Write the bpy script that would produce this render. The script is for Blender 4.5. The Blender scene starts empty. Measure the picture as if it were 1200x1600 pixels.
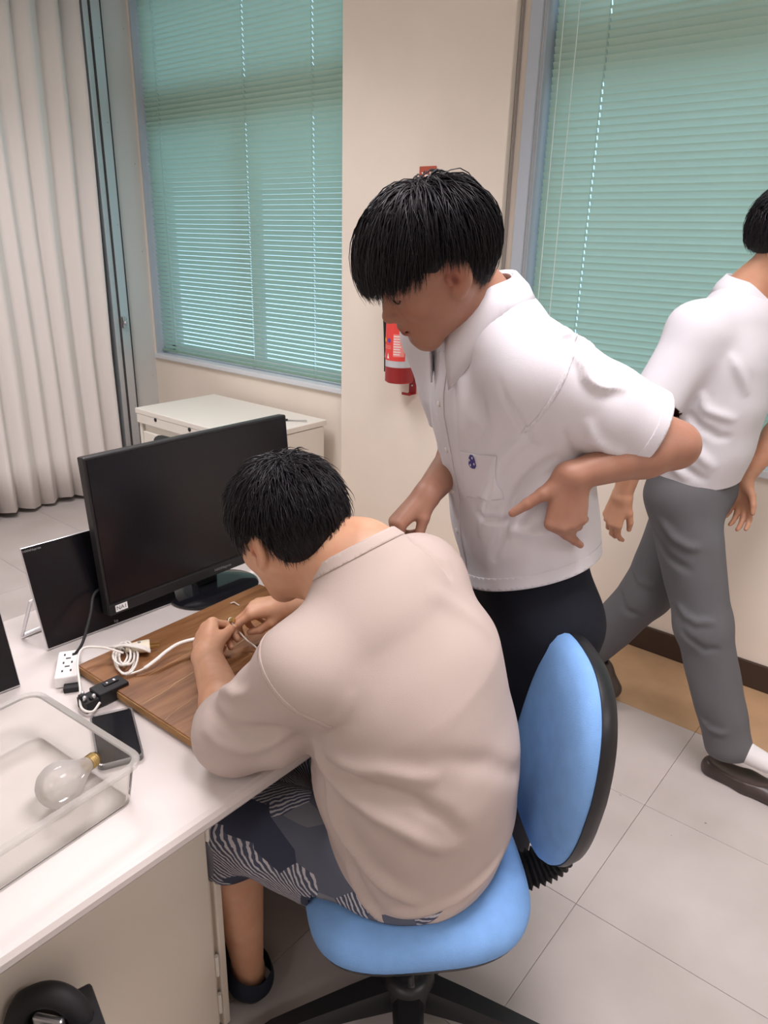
import bpy, bmesh, math, random
import numpy as np
from mathutils import Matrix, Vector, Euler
random.seed(7); np.random.seed(7)
S = bpy.context.scene
COL = S.collection

# ------------------------------------------------------------------ camera
CAM_POS = (0.0, 0.0, 1.62)
CAM_ROT = ((0.77058974, -0.24040192, 0.59025281),
           (0.6368671, 0.25510614, -0.7275446),
           (0.024326, 0.936551, 0.34968625))
cd = bpy.data.cameras.new('camera'); cam = bpy.data.objects.new('camera', cd); COL.objects.link(cam)
cd.sensor_fit = 'VERTICAL'; cd.sensor_height = 36.0; cd.lens = 1150.0 / 1600.0 * 36.0
cd.clip_start = 0.02; cd.clip_end = 100
M = Matrix(CAM_ROT).to_4x4(); M.translation = CAM_POS; cam.matrix_world = M
S.camera = cam

# ------------------------------------------------------------------ world, exposure
w = bpy.data.worlds.new('daylight'); S.world = w; w.use_nodes = True
bgn = w.node_tree.nodes['Background']
bgn.inputs[0].default_value = (0.56, 0.82, 1.0, 1); bgn.inputs[1].default_value = 1.35
S.view_settings.view_transform = 'Standard'; S.view_settings.look = 'None'
S.view_settings.gamma = 1.0; S.view_settings.exposure = 0.0; S.view_settings.use_curve_mapping = False
S.cycles.max_bounces = 8; S.cycles.diffuse_bounces = 5; S.cycles.transparent_max_bounces = 12
S.cycles.caustics_reflective = False; S.cycles.caustics_refractive = False
LAMP_W = 28.5
LAMP_COL = (1.0, 0.915, 0.955)

# ------------------------------------------------------------------ materials
MATS = {}
def mat(name, col, rough=0.55, spec=0.4, metal=0.0, noise=0.0, nscale=8.0, bump=0.0, bscale=200.0, stretch=(1,1,1),
        sss=0.0, trans=0.0, emit=0.0, coat=0.0, alpha=1.0):
    m = bpy.data.materials.new(name); m.use_nodes = True
    nt = m.node_tree; b = nt.nodes['Principled BSDF']
    c = (*col, 1.0)
    b.inputs['Base Color'].default_value = c
    b.inputs['Roughness'].default_value = rough
    b.inputs['Specular IOR Level'].default_value = spec
    b.inputs['Metallic'].default_value = metal
    b.inputs['Coat Weight'].default_value = coat
    b.inputs['Alpha'].default_value = alpha
    if trans: b.inputs['Transmission Weight'].default_value = trans
    if sss:
        b.inputs['Subsurface Weight'].default_value = sss
        b.inputs['Subsurface Radius'].default_value = (1.0, 0.35, 0.2)
        b.inputs['Subsurface Scale'].default_value = 0.01
    if emit:
        b.inputs['Emission Color'].default_value = c; b.inputs['Emission Strength'].default_value = emit
    if noise or bump:
        tc = nt.nodes.new('ShaderNodeTexCoord'); mp = nt.nodes.new('ShaderNodeMapping')
        mp.inputs['Scale'].default_value = stretch
        nt.links.new(tc.outputs['Object'], mp.inputs['Vector'])
    if noise:
        n = nt.nodes.new('ShaderNodeTexNoise'); n.inputs['Scale'].default_value = nscale; n.inputs['Detail'].default_value = 5
        nt.links.new(mp.outputs[0], n.inputs['Vector'])
        r = nt.nodes.new('ShaderNodeValToRGB')
        r.color_ramp.elements[0].position = 0.3; r.color_ramp.elements[1].position = 0.7
        r.color_ramp.elements[0].color = tuple(x * (1 - noise) for x in col) + (1,)
        r.color_ramp.elements[1].color = tuple(min(1, x * (1 + noise)) for x in col) + (1,)
        nt.links.new(n.outputs['Fac'], r.inputs['Fac']); nt.links.new(r.outputs['Color'], b.inputs['Base Color'])
    if bump:
        n2 = nt.nodes.new('ShaderNodeTexNoise'); n2.inputs['Scale'].default_value = bscale; n2.inputs['Detail'].default_value = 3
        nt.links.new(mp.outputs[0], n2.inputs['Vector'])
        bp = nt.nodes.new('ShaderNodeBump'); bp.inputs['Strength'].default_value = bump; bp.inputs['Distance'].default_value = 0.002
        nt.links.new(n2.outputs['Fac'], bp.inputs['Height']); nt.links.new(bp.outputs['Normal'], b.inputs['Normal'])
    MATS[name] = m
    return m

def glass_mat(name, tint=(1, 1, 1), refl=0.12, rough=0.03):
    m = bpy.data.materials.new(name); m.use_nodes = True; nt = m.node_tree
    for n in list(nt.nodes): nt.nodes.remove(n)
    o = nt.nodes.new('ShaderNodeOutputMaterial'); t = nt.nodes.new('ShaderNodeBsdfTransparent'); g = nt.nodes.new('ShaderNodeBsdfGlossy')
    t.inputs[0].default_value = (*tint, 1); g.inputs['Roughness'].default_value = rough
    lw = nt.nodes.new('ShaderNodeLayerWeight'); lw.inputs['Blend'].default_value = refl
    mx = nt.nodes.new('ShaderNodeMixShader')
    nt.links.new(lw.outputs['Fresnel'], mx.inputs[0]); nt.links.new(t.outputs[0], mx.inputs[1]); nt.links.new(g.outputs[0], mx.inputs[2])
    nt.links.new(mx.outputs[0], o.inputs[0]); MATS[name] = m
    return m

mat('wall', (0.81, 0.735, 0.645), 0.7, 0.2, noise=0.03, nscale=3, bump=0.08, bscale=150)
mat('ceiling', (0.80, 0.78, 0.74), 0.8, 0.1)
mat('jamb_grey', (0.44, 0.49, 0.55), 0.5, 0.4)
mat('panel_grey', (0.60, 0.61, 0.60), 0.6, 0.3, noise=0.03, nscale=2)
mat('alu', (0.62, 0.66, 0.70), 0.35, 0.5, metal=0.6)
mat('seam', (0.06, 0.06, 0.06), 0.8)
mat('tile', (0.505, 0.46, 0.44), 0.32, 0.4, noise=0.05, nscale=5, bump=0.04, bscale=60)
mat('tile_tan', (0.47, 0.30, 0.17), 0.4, 0.35, noise=0.08, nscale=9)
mat('grout', (0.40, 0.365, 0.345), 0.8)
mat('baseboard', (0.055, 0.035, 0.025), 0.5, 0.3)
mat('slat', (0.50, 0.665, 0.555), 0.45, 0.4)
mat('slat_rail', (0.22, 0.36, 0.28), 0.4, 0.4)
mat('cord_pale', (0.75, 0.86, 0.80), 0.6)
mat('curtain', (0.84, 0.80, 0.77), 0.75, 0.15, bump=0.25, bscale=500)
mat('win_frame', (0.66, 0.69, 0.73), 0.4, 0.4)
glass_mat('glass')
mat('metal_white', (0.80, 0.77, 0.70), 0.4, 0.4)
mat('desk_white', (0.71, 0.655, 0.63), 0.38, 0.35, noise=0.02, nscale=4)
mat('desk_body', (0.72, 0.655, 0.56), 0.5, 0.35, noise=0.02, nscale=3)
mat('black_plastic', (0.012, 0.012, 0.014), 0.4, 0.4)
mat('black_soft', (0.02, 0.02, 0.022), 0.6, 0.3)
mat('black_gloss', (0.010, 0.010, 0.013), 0.12, 0.5)
mat('screen', (0.008, 0.008, 0.011), 0.22, 0.5)
mat('bezel', (0.02, 0.018, 0.02), 0.4, 0.4)
mat('silver', (0.72, 0.72, 0.74), 0.35, 0.5, metal=0.7)
mat('white_plastic', (0.86, 0.84, 0.83), 0.35, 0.4)
mat('cream_plastic', (0.84, 0.78, 0.62), 0.4, 0.4)
mat('white_paper', (0.9, 0.9, 0.9), 0.6)
mat('ink', (0.03, 0.03, 0.035), 0.6)
mat('dim_logo', (0.30, 0.30, 0.32), 0.5)
mat('white_cable', (0.84, 0.81, 0.76), 0.45, 0.4)
mat('brass', (0.62, 0.46, 0.20), 0.35, 0.5, metal=0.9)
mat('red', (0.55, 0.035, 0.035), 0.3, 0.5)
mat('dark_red', (0.30, 0.018, 0.02), 0.35, 0.5)
mat('label_red', (0.78, 0.07, 0.06), 0.45, 0.3)
mat('label_pink', (0.85, 0.30, 0.27), 0.5)
mat('yellow', (0.9, 0.62, 0.05), 0.5)
mat('violet', (0.10, 0.07, 0.35), 0.5)
mat('silver_band', (0.62, 0.64, 0.68), 0.35, 0.5, metal=0.3)
mat('sign_red', (0.46, 0.09, 0.05), 0.6)
mat('blue_fabric', (0.20, 0.395, 0.74), 0.8, 0.2, noise=0.05, nscale=30, bump=0.5, bscale=700)
mat('steel', (0.55, 0.55, 0.56), 0.3, 0.5, metal=0.9)
mat('lamp_diffuser', (0.95, 0.95, 0.93), 0.5, emit=4.0)

def wood_mat(name, c1, c2, c3):
    m = bpy.data.materials.new(name); m.use_nodes = True; nt = m.node_tree; b = nt.nodes['Principled BSDF']
    tc = nt.nodes.new('ShaderNodeTexCoord'); mp = nt.nodes.new('ShaderNodeMapping'); mp.inputs['Scale'].default_value = (28, 3.0, 28)
    nt.links.new(tc.outputs['Object'], mp.inputs[0])
    n = nt.nodes.new('ShaderNodeTexNoise'); n.inputs['Scale'].default_value = 1.6; n.inputs['Detail'].default_value = 8; n.inputs['Distortion'].default_value = 0.8
    nt.links.new(mp.outputs[0], n.inputs['Vector'])
    r = nt.nodes.new('ShaderNodeValToRGB'); e = r.color_ramp.elements
    e[0].position = 0.30; e[0].color = (*c1, 1); e[1].position = 0.72; e[1].color = (*c3, 1)
    k = e.new(0.5); k.color = (*c2, 1)
    nt.links.new(n.outputs['Fac'], r.inputs['Fac'])
    n2 = nt.nodes.new('ShaderNodeTexNoise'); n2.inputs['Scale'].default_value = 5; n2.inputs['Detail'].default_value = 4
    nt.links.new(tc.outputs['Object'], n2.inputs['Vector'])
    mx = nt.nodes.new('ShaderNodeMix'); mx.data_type = 'RGBA'; mx.blend_type = 'MULTIPLY'; mx.inputs[0].default_value = 0.6
    r2 = nt.nodes.new('ShaderNodeValToRGB'); r2.color_ramp.elements[0].position = 0.3; r2.color_ramp.elements[0].color = (0.55, 0.48, 0.44, 1)
    r2.color_ramp.elements[1].position = 0.65
    nt.links.new(n2.outputs['Fac'], r2.inputs['Fac'])
    nt.links.new(r.outputs['Color'], mx.inputs[6]); nt.links.new(r2.outputs['Color'], mx.inputs[7])
    nt.links.new(mx.outputs[2], b.inputs['Base Color'])
    bp = nt.nodes.new('ShaderNodeBump'); bp.inputs['Strength'].default_value = 0.25; bp.inputs['Distance'].default_value = 0.002
    nt.links.new(n.outputs['Fac'], bp.inputs['Height']); nt.links.new(bp.outputs['Normal'], b.inputs['Normal'])
    b.inputs['Roughness'].default_value = 0.42
    MATS[name] = m
def specks(name):
    nt = MATS[name].node_tree; b = nt.nodes['Principled BSDF']; src = b.inputs['Base Color'].links[0].from_socket
    ge = nt.nodes.new('ShaderNodeNewGeometry'); n = nt.nodes.new('ShaderNodeTexNoise'); n.inputs['Scale'].default_value = 34; n.inputs['Detail'].default_value = 2
    nt.links.new(ge.outputs['Position'], n.inputs['Vector']); r = nt.nodes.new('ShaderNodeValToRGB')
    r.color_ramp.elements[0].position = 0.765; r.color_ramp.elements[0].color = (1, 1, 1, 1); r.color_ramp.elements[1].position = 0.80; r.color_ramp.elements[1].color = (0.35, 0.32, 0.3, 1)
    n2 = nt.nodes.new('ShaderNodeTexNoise'); n2.inputs['Scale'].default_value = 2.3; n2.inputs['Detail'].default_value = 6; nt.links.new(ge.outputs['Position'], n2.inputs['Vector'])
    r2 = nt.nodes.new('ShaderNodeValToRGB'); r2.color_ramp.elements[0].position = 0.3; r2.color_ramp.elements[0].color = (0.86, 0.84, 0.82, 1); r2.color_ramp.elements[1].position = 0.62; r2.color_ramp.elements[1].color = (1, 1, 1, 1)
    nt.links.new(n.outputs['Fac'], r.inputs['Fac']); nt.links.new(n2.outputs['Fac'], r2.inputs['Fac'])
    for ramp in (r, r2):
        mx = nt.nodes.new('ShaderNodeMix'); mx.data_type = 'RGBA'; mx.blend_type = 'MULTIPLY'; mx.inputs[0].default_value = 1.0
        nt.links.new(src, mx.inputs[6]); nt.links.new(ramp.outputs['Color'], mx.inputs[7]); src = mx.outputs[2]
    nt.links.new(src, b.inputs['Base Color'])
specks('tile')
wood_mat('wood', (0.20, 0.088, 0.034), (0.32, 0.150, 0.062), (0.42, 0.22, 0.098))
mat('wood_edge', (0.36, 0.20, 0.085), 0.6, 0.2, noise=0.25, nscale=40, stretch=(1, 1, 10))
mat('wood_scratch', (0.50, 0.33, 0.18), 0.6, 0.2)

# slat material: thin painted slat, a little light comes through
def slat_mat():
    m = MATS['slat']; nt = m.node_tree; b = nt.nodes['Principled BSDF']; o = nt.nodes['Material Output']
    t = nt.nodes.new('ShaderNodeBsdfTranslucent'); t.inputs[0].default_value = (0.58, 0.82, 0.76, 1)
    mx = nt.nodes.new('ShaderNodeMixShader'); mx.inputs[0].default_value = 0.26
    nt.links.new(b.outputs[0], mx.inputs[1]); nt.links.new(t.outputs[0], mx.inputs[2]); nt.links.new(mx.outputs[0], o.inputs[0])
slat_mat()

# frosted / clear plastics for the box and bulb
def clear_plastic(name, tint, white, wmix, refl=0.25):
    m = glass_mat(name, tint, refl, 0.12); nt = m.node_tree
    o = [n for n in nt.nodes if n.type == 'OUTPUT_MATERIAL'][0]; src = o.inputs[0].links[0].from_socket
    d = nt.nodes.new('ShaderNodeBsdfDiffuse'); d.inputs[0].default_value = (*white, 1)
    t = nt.nodes.new('ShaderNodeBsdfTranslucent'); t.inputs[0].default_value = (*white, 1)
    m1 = nt.nodes.new('ShaderNodeMixShader'); m1.inputs[0].default_value = 0.4
    nt.links.new(d.outputs[0], m1.inputs[1]); nt.links.new(t.outputs[0], m1.inputs[2])
    m2 = nt.nodes.new('ShaderNodeMixShader'); m2.inputs[0].default_value = wmix
    nt.links.new(src, m2.inputs[1]); nt.links.new(m1.outputs[0], m2.inputs[2]); nt.links.new(m2.outputs[0], o.inputs[0])
    return m
clear_plastic('box_plastic', (0.97, 0.97, 0.96), (0.92, 0.89, 0.86), 0.05, 0.08)
clear_plastic('box_rim', (0.95, 0.95, 0.94), (0.95, 0.93, 0.90), 0.30, 0.15)
clear_plastic('bulb_glass', (0.95, 0.94, 0.93), (0.90, 0.87, 0.84), 0.45, 0.30)
clear_plastic('phone_case', (0.95, 0.95, 0.95), (0.8, 0.8, 0.8), 0.25, 0.4)

# ------------------------------------------------------------------ geometry helpers
class G:
    """collects vertices and faces of one mesh"""
    def __init__(s): s.v = []; s.f = []; s.mi = []
    def add(s, vs, fs, Mx=None, mi=0):
        o = len(s.v)
        s.v += [tuple(Mx @ Vector(p)) if Mx is not None else tuple(p) for p in vs]
        s.f += [tuple(i + o for i in f) for f in fs]; s.mi += [mi] * len(fs)
        return s
    def box(s, c, size, bev=0.0, seg=2, rot=None, mi=0):
        bm = bmesh.new(); bmesh.ops.create_cube(bm, size=1.0)
        bmesh.ops.scale(bm, vec=size, verts=bm.verts)
        if bev > 0: bmesh.ops.bevel(bm, geom=bm.edges[:], offset=bev, segments=seg, profile=0.5, affect='EDGES')
        Mx = Matrix.Translation(c)
        if rot is not None: Mx = Mx @ (Euler(rot).to_matrix().to_4x4() if not isinstance(rot, Matrix) else rot.to_4x4())
        bm.verts.index_update()
        s.add([v.co[:] for v in bm.verts], [[v.index for v in f.verts] for f in bm.faces], Mx, mi); bm.free()
        return s
    def lathe(s, prof, n=24, Mx=None, mi=0, caps=True):
        vs = []; fs = []
        for r, z in prof:
            for k in range(n):
                a = 2 * math.pi * k / n; vs.append((r * math.cos(a), r * math.sin(a), z))
        for i in range(len(prof) - 1):
            for k in range(n):
                k2 = (k + 1) % n; fs.append((i * n + k, i * n + k2, (i + 1) * n + k2, (i + 1) * n + k))
        if caps:
            fs.append(tuple(range(n))[::-1]); fs.append(tuple((len(prof) - 1) * n + k for k in range(n)))
        return s.add(vs, fs, Mx, mi)
    def tube(s, pts, r, n=8, mi=0, flat=None):
        pts = [Vector(p) for p in pts]; N = len(pts)
        rs = r if isinstance(r, (list, tuple)) else [r] * N
        t0 = (pts[1] - pts[0]).normalized(); up = Vector((0, 0, 1)) if abs(t0.z) < 0.9 else Vector((1, 0, 0))
        nrm = t0.cross(up).normalized(); vs = []; fs = []
        for i, p in enumerate(pts):
            t = (pts[min(i + 1, N - 1)] - pts[max(i - 1, 0)])
            t = t.normalized() if t.length > 1e-9 else t0
            nrm = (nrm - t * nrm.dot(t)).normalized(); bn = t.cross(nrm)
            for k in range(n):
                a = 2 * math.pi * k / n; q = math.sin(a) * (flat if flat else 1.0)
                vs.append(tuple(p + (nrm * math.cos(a) + bn * q) * rs[i]))
        for i in range(N - 1):
            for k in range(n):
                k2 = (k + 1) % n; fs.append((i * n + k, i * n + k2, (i + 1) * n + k2, (i + 1) * n + k))
        fs.append(tuple(range(n))[::-1]); fs.append(tuple((N - 1) * n + k for k in range(n)))
        return s.add(vs, fs, None, mi)
    def prism(s, poly, z0, z1, Mx=None, mi=0):
        n = len(poly)
        vs = [(x, y, z0) for x, y in poly] + [(x, y, z1) for x, y in poly]
        fs = [tuple(range(n))[::-1], tuple(range(n, 2 * n))] + [(k, (k + 1) % n, n + (k + 1) % n, n + k) for k in range(n)]
        return s.add(vs, fs, Mx, mi)
    def stack(s, rings, Mx=None, mi=0, caps=True):
        n = len(rings[0]); vs = [p for r in rings for p in r]; fs = []
        for i in range(len(rings) - 1):
            for k in range(n):
                k2 = (k + 1) % n; fs.append((i * n + k, i * n + k2, (i + 1) * n + k2, (i + 1) * n + k))
        if caps:
            fs.append(tuple(range(n))[::-1]); fs.append(tuple((len(rings) - 1) * n + k for k in range(n)))
        return s.add(vs, fs, Mx, mi)

def spline(pts, n=8):
    """Catmull-Rom through the points"""
    P = [Vector(p) for p in pts]; P = [P[0] * 2 - P[1]] + P + [P[-1] * 2 - P[-2]]; out = []
    for i in range(1, len(P) - 2):
        for k in range(n):
            t = k / n; a, b, c, d = P[i - 1], P[i], P[i + 1], P[i + 2]
            out.append(0.5 * ((2 * b) + (c - a) * t + (2 * a - 5 * b + 4 * c - d) * t * t + (3 * b - a - 3 * c + d) * t ** 3))
    out.append(P[-2]); return out

def obj(name, g, m, parent=None, smooth=False, label=None, angle=None):
    me = bpy.data.meshes.new(name)
    vs, fs = (g.v, g.f) if isinstance(g, G) else g
    me.from_pydata([tuple(p) for p in vs], [], [tuple(f) for f in fs])
    for mm in (m if isinstance(m, (list, tuple)) else [m]): me.materials.append(MATS[mm] if isinstance(mm, str) else mm)
    if isinstance(g, G) and any(g.mi): me.polygons.foreach_set('material_index', g.mi)
    bm = bmesh.new(); bm.from_mesh(me); bmesh.ops.recalc_face_normals(bm, faces=bm.faces[:]); bm.to_mesh(me); bm.free()
    if smooth:
        me.shade_smooth()
        if angle: me.set_sharp_from_angle(angle=math.radians(angle))
    o = bpy.data.objects.new(name, me); COL.objects.link(o)
    if parent is not None: o.parent = parent
    if label: o['label'] = label
    return o
def tag(o, label, cat, group=None):
    o['label'] = label; o['category'] = cat
    if group: o['group'] = group
    return o
def thing(name, label, cat, loc=(0, 0, 0), rotz=0.0, group=None):
    o = bpy.data.objects.new(name, None); o.empty_display_size = 0.05; COL.objects.link(o)
    o.location = loc; o.rotation_euler = (0, 0, rotz)
    return tag(o, label, cat, group)
def struct(name, g, m, parent=None, smooth=False, loc=None):
    o = obj(name, g, m, parent, smooth)
    if parent is None: o['kind'] = 'structure'
    return o
def text_geo(txt, size, depth=0.0):
    cu = bpy.data.curves.new('txt', 'FONT'); cu.body = txt; cu.size = size; cu.extrude = depth; cu.align_x = 'CENTER'; cu.align_y = 'CENTER'
    cu.resolution_u = 3
    o = bpy.data.objects.new('txt', cu); COL.objects.link(o); dg = bpy.context.evaluated_depsgraph_get()
    me = o.evaluated_get(dg).to_mesh(); r = ([v.co[:] for v in me.vertices], [tuple(p.vertices) for p in me.polygons])
    o.evaluated_get(dg).to_mesh_clear(); bpy.data.objects.remove(o); bpy.data.curves.remove(cu)
    return r
def copy_thing(o, loc, rotz=None):
    c = o.copy(); COL.objects.link(c); c.location = loc
    if rotz is not None: c.rotation_euler = (0, 0, rotz)
    for ch in o.children:
        d = ch.copy(); COL.objects.link(d); d.parent = c
        for g in ch.children:
            e = g.copy(); COL.objects.link(e); e.parent = d
    return c
# ================================================================== the room
WY = 2.85; WX = -4.30; CEIL = 3.0; RX = 4.2; FY = -4.6
TS = 0.474
# ---- floor: base slab and tiles
fl = struct('floor', G().box((0.5 * (WX + RX) - 0.1, 0.5 * (WY + FY), -0.05), (RX - WX + 0.6, WY - FY + 0.4, 0.092)), 'grout')
tm = G().box((0, 0, 0), (TS - 0.0012, TS - 0.0012, 0.006), 0.0007, 1)
t0 = obj('floor_tile', tm, 'tile', fl); tt0 = obj('floor_tile_tan', G().box((0, 0, 0), (TS - 0.0012, TS - 0.0012, 0.006), 0.0007, 1), 'tile_tan', fl)
y_top = 1.933 + TS; first = [True, True]
for j in range(0, 16):
    yc = y_top + TS / 2 - j * TS
    for i in range(-9, 10):
        xc = -0.503 + TS / 2 + i * TS
        if xc - TS / 2 > RX or yc < FY: continue
        k = 1 if j == 0 else 0
        if first[k]: o = (t0, tt0)[k]; first[k] = False
        else: o = (t0, tt0)[k].copy(); COL.objects.link(o); o.parent = fl
        o.location = (xc, yc, -0.003)
# ---- ceiling, hidden walls
struct('ceiling', G().box((0.5 * (WX + RX) - 0.1, 0.5 * (WY + FY), CEIL + 0.05), (RX - WX + 0.6, WY - FY + 0.6, 0.1)), 'ceiling')
struct('wall_right', G().box((RX + 0.05, 0.5 * (WY + FY), CEIL / 2), (0.1, WY - FY + 0.4, CEIL)), 'wall')
struct('wall_front', G().box((0.5 * (WX + RX), FY - 0.05, CEIL / 2), (RX - WX + 0.4, 0.1, CEIL)), 'wall')
# ---- left wall: the strip beside the partition, a plain wall behind it
struct('wall_left', G().box((WX - 0.16, 0.5 * (WY + FY), CEIL / 2), (0.1, WY - FY + 0.4, CEIL)).box((WX - 0.06, 2.775, CEIL / 2), (0.12, 0.21, CEIL)), 'panel_grey')
g = G()
g.box((WX - 0.02, 2.575, CEIL / 2), (0.10, 0.035, CEIL), 0.003); g.box((WX + 0.0, 2.63, CEIL / 2), (0.07, 0.06, CEIL), 0.003)
tr = struct('trim_1', g, 'alu')
obj('seam', G().box((WX + 0.031, 2.597, CEIL / 2), (0.012, 0.009, CEIL - 0.01)).box((WX + 0.031, 2.663, CEIL / 2), (0.012, 0.006, CEIL - 0.01)), 'seam', tr)
for z in (0.55, 1.1, 1.65, 2.2, 2.62):
    obj('screw', G().lathe([(0.004, 0), (0.0045, 0.001), (0.002, 0.0025)], 8, Matrix.Translation((WX + 0.035, 2.642, z)) @ Matrix.Rotation(math.pi / 2, 4, 'Y')), 'steel', tr, True)
for z in (0.72, 1.5, 2.0, 2.7):
    obj('screw', G().lathe([(0.004, 0), (0.0045, 0.001), (0.002, 0.0025)], 8, Matrix.Translation((WX, 2.82, z)) @ Matrix.Rotation(math.pi / 2, 4, 'Y')), 'steel', tr, True)
obj('latch', G().box((WX + 0.04, 2.615, 1.08), (0.03, 0.02, 0.07), 0.004).lathe([(0.012, 0), (0.012, 0.02), (0.008, 0.024)], 12, Matrix.Translation((WX + 0.05, 2.615, 1.08)) @ Matrix.Rotation(math.pi / 2, 4, 'Y')), 'steel', tr)

# ---- back wall with two window openings, the column between them
W1 = (-4.28, -2.56); W2 = (-1.60, 1.35); SZ = 0.865; TZ = 2.92; WT = 0.22
g = G()
def wbox(x0, x1, z0, z1): g.box(((x0 + x1) / 2, WY + WT / 2, (z0 + z1) / 2), (x1 - x0, WT, z1 - z0))
wbox(WX - 0.1, W1[0], 0, CEIL); wbox(W1[0], W1[1], 0, SZ); wbox(W1[0], W1[1], TZ, CEIL)
wbox(W1[1], W2[0], 0, CEIL); wbox(W2[0], W2[1], 0, SZ); wbox(W2[0], W2[1], TZ, CEIL); wbox(W2[1], RX + 0.1, 0, CEIL)
struct('wall_back', g, 'wall')
cx0, cx1, CY = -2.58, -1.695, 2.80
struct('wall_column', G().box(((cx0 + cx1) / 2, (CY + WY) / 2 + 0.005, CEIL / 2), (cx1 - cx0, WY - CY + 0.01, CEIL), 0.004), 'wall')
struct('trim_2', G().box((cx1 + 0.006, WY - 0.012, CEIL / 2 + 0.2), (0.004, 0.02, CEIL - 0.42)), 'grout')
struct('baseboard_back', G().box(((cx1 + RX) / 2, WY - 0.006, 0.054), (RX - cx1, 0.016, 0.108), 0.003).box(((WX + cx0) / 2, WY - 0.006, 0.054), (cx0 - WX, 0.016, 0.108), 0.003).box(((cx0 + cx1) / 2, CY - 0.006, 0.054), (cx1 - cx0 + 0.02, 0.016, 0.108), 0.003), 'baseboard')
def window(n, x0, x1, bars):
    y = WY + 0.15; g = G(); fw = 0.05
    root = struct('window_%d' % n, g.box((x0 + fw / 2, y, (SZ + TZ) / 2), (fw, 0.06, TZ - SZ), 0.003).box((x1 - fw / 2, y, (SZ + TZ) / 2), (fw, 0.06, TZ - SZ), 0.003)
                  .box(((x0 + x1) / 2, y, SZ + fw / 2), (x1 - x0, 0.06, fw), 0.003).box(((x0 + x1) / 2, y, TZ - fw / 2), (x1 - x0, 0.06, fw), 0.003), 'win_frame')
    xs = [x0] + bars + [x1]
    zt = 2.30
    for b in bars: obj('mullion', G().box((b, y, (SZ + zt) / 2), (0.06, 0.05, zt - SZ), 0.003), 'win_frame', root)
    obj('transom', G().box(((x0 + x1) / 2, y, zt), (x1 - x0 - 2 * fw, 0.07, 0.20), 0.003), 'win_frame', root)
    for a, b in zip(xs[:-1], xs[1:]):
        obj('pane', G().box(((a + b) / 2, y, (SZ + zt) / 2), (b - a - 0.06, 0.005, zt - SZ - 0.1)), 'glass', root)
    obj('pane', G().box(((x0 + x1) / 2, y, (zt + TZ) / 2 + 0.03), (x1 - x0 - 2 * fw, 0.005, TZ - zt - 0.12)), 'glass', root)
    obj('window_sill', G().box(((x0 + x1) / 2, WY + 0.055, SZ - 0.012), (x1 - x0 - 0.004, 0.15, 0.028), 0.004), 'win_frame', root)
    # reveal lining of the jamb
    obj('jamb', G().box((x0 + 0.006, WY + 0.06, (SZ + TZ) / 2), (0.012, 0.12, TZ - SZ)).box((x1 - 0.006, WY + 0.06, (SZ + TZ) / 2), (0.012, 0.12, TZ - SZ)), 'jamb_grey', root)
    return root
window(1, W1[0], W1[1], [-3.42]); window(2, W2[0], W2[1], [-0.62, 0.36])
struct('trim_3', G().box((-1.628, WY - 0.008, (SZ + TZ) / 2), (0.052, 0.018, TZ - SZ + 0.1), 0.003), 'jamb_grey')

# ---- venetian blinds: every slat a part
def slat_mesh(x0, x1, cords, theta, wd=0.0300):
    """curved slat along x with a small slot at every cord; room edge up"""
    xs = [x0]
    for c in cords: xs += [c - 0.0025, c + 0.0025]
    xs.append(x1); g = G(); nseg = 4; prof = []
    for k in range(nseg + 1):
        t = k / nseg - 0.5; d = t * wd; sag = -0.0022 * (1 - (2 * t) ** 2)
        # d runs from the room edge (up) to the window edge (down)
        prof.append((d * math.cos(theta) + sag * math.sin(theta) * -1, -d * math.sin(theta) + sag * -1 * math.cos(theta) * -1))
    vs = [(x, p[0], p[1]) for x in xs for p in prof]; fs = []
    for i in range(len(xs) - 1):
        slot = i % 2 == 1
        for k in range(nseg):
            if slot and k in (1, 2): continue
            a = i * (nseg + 1) + k; fs.append((a, a + 1, a + nseg + 2, a + nseg + 1))
    g.add(vs, fs); return g
def blind(label, x0, x1, y, z0, theta, cords, pitch=0.0255, cords2=()):
    root = thing('venetian_blind', label, 'blind', ((x0 + x1) / 2, y, z0), 0, 'green venetian blinds'); hw = (x1 - x0) / 2; xc = (x0 + x1) / 2
    cl = [c - xc for c in cords]
    first = None; n = int((TZ - 0.05 - z0) / pitch)
    for k in range(n):
        if first is None:
            o = first = obj('slat', slat_mesh(-hw, hw, cl, math.radians(theta)), 'slat', root, True)
        else:
            o = first.copy(); COL.objects.link(o); o.parent = root
        o.location = (0, random.uniform(-.0006, .0006), 0.028 + k * pitch)
        o.rotation_euler = (math.radians(random.uniform(-1.2, 1.2)), 0, 0)
    obj('bottom_rail', G().box((0, 0, 0.006), (2 * hw, 0.026, 0.013), 0.003), 'slat_rail', root)
    for c in cl:
        obj('rail_cap', G().box((c, -0.004, -0.001), (0.018, 0.02, 0.006), 0.002), 'steel', root)
        obj('ladder_cord', G().tube([(c, -0.010, 0), (c, -0.010, TZ - z0 - 0.06)], 0.0006, 4).tube([(c, 0.012, 0), (c, 0.012, TZ - z0 - 0.06)], 0.0006, 4), 'slat_rail', root)
    obj('head_rail', G().box((0, 0, TZ - 0.04 - z0), (2 * hw, 0.035, 0.035), 0.003), 'slat_rail', root)
    for (xa, zb) in cords2:
        obj('pull_cord', G().tube([(xa - xc, -0.024, TZ - z0 - 0.05), (xa - xc + 0.004, -0.024, zb - z0)], 0.0016, 6), 'cord_pale', root)
    return root
blind('green venetian blind behind the corner desk, left of the column', -4.262, -2.585, WY + 0.045, 0.885, 50, [-4.12, -3.36, -2.86])
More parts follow.
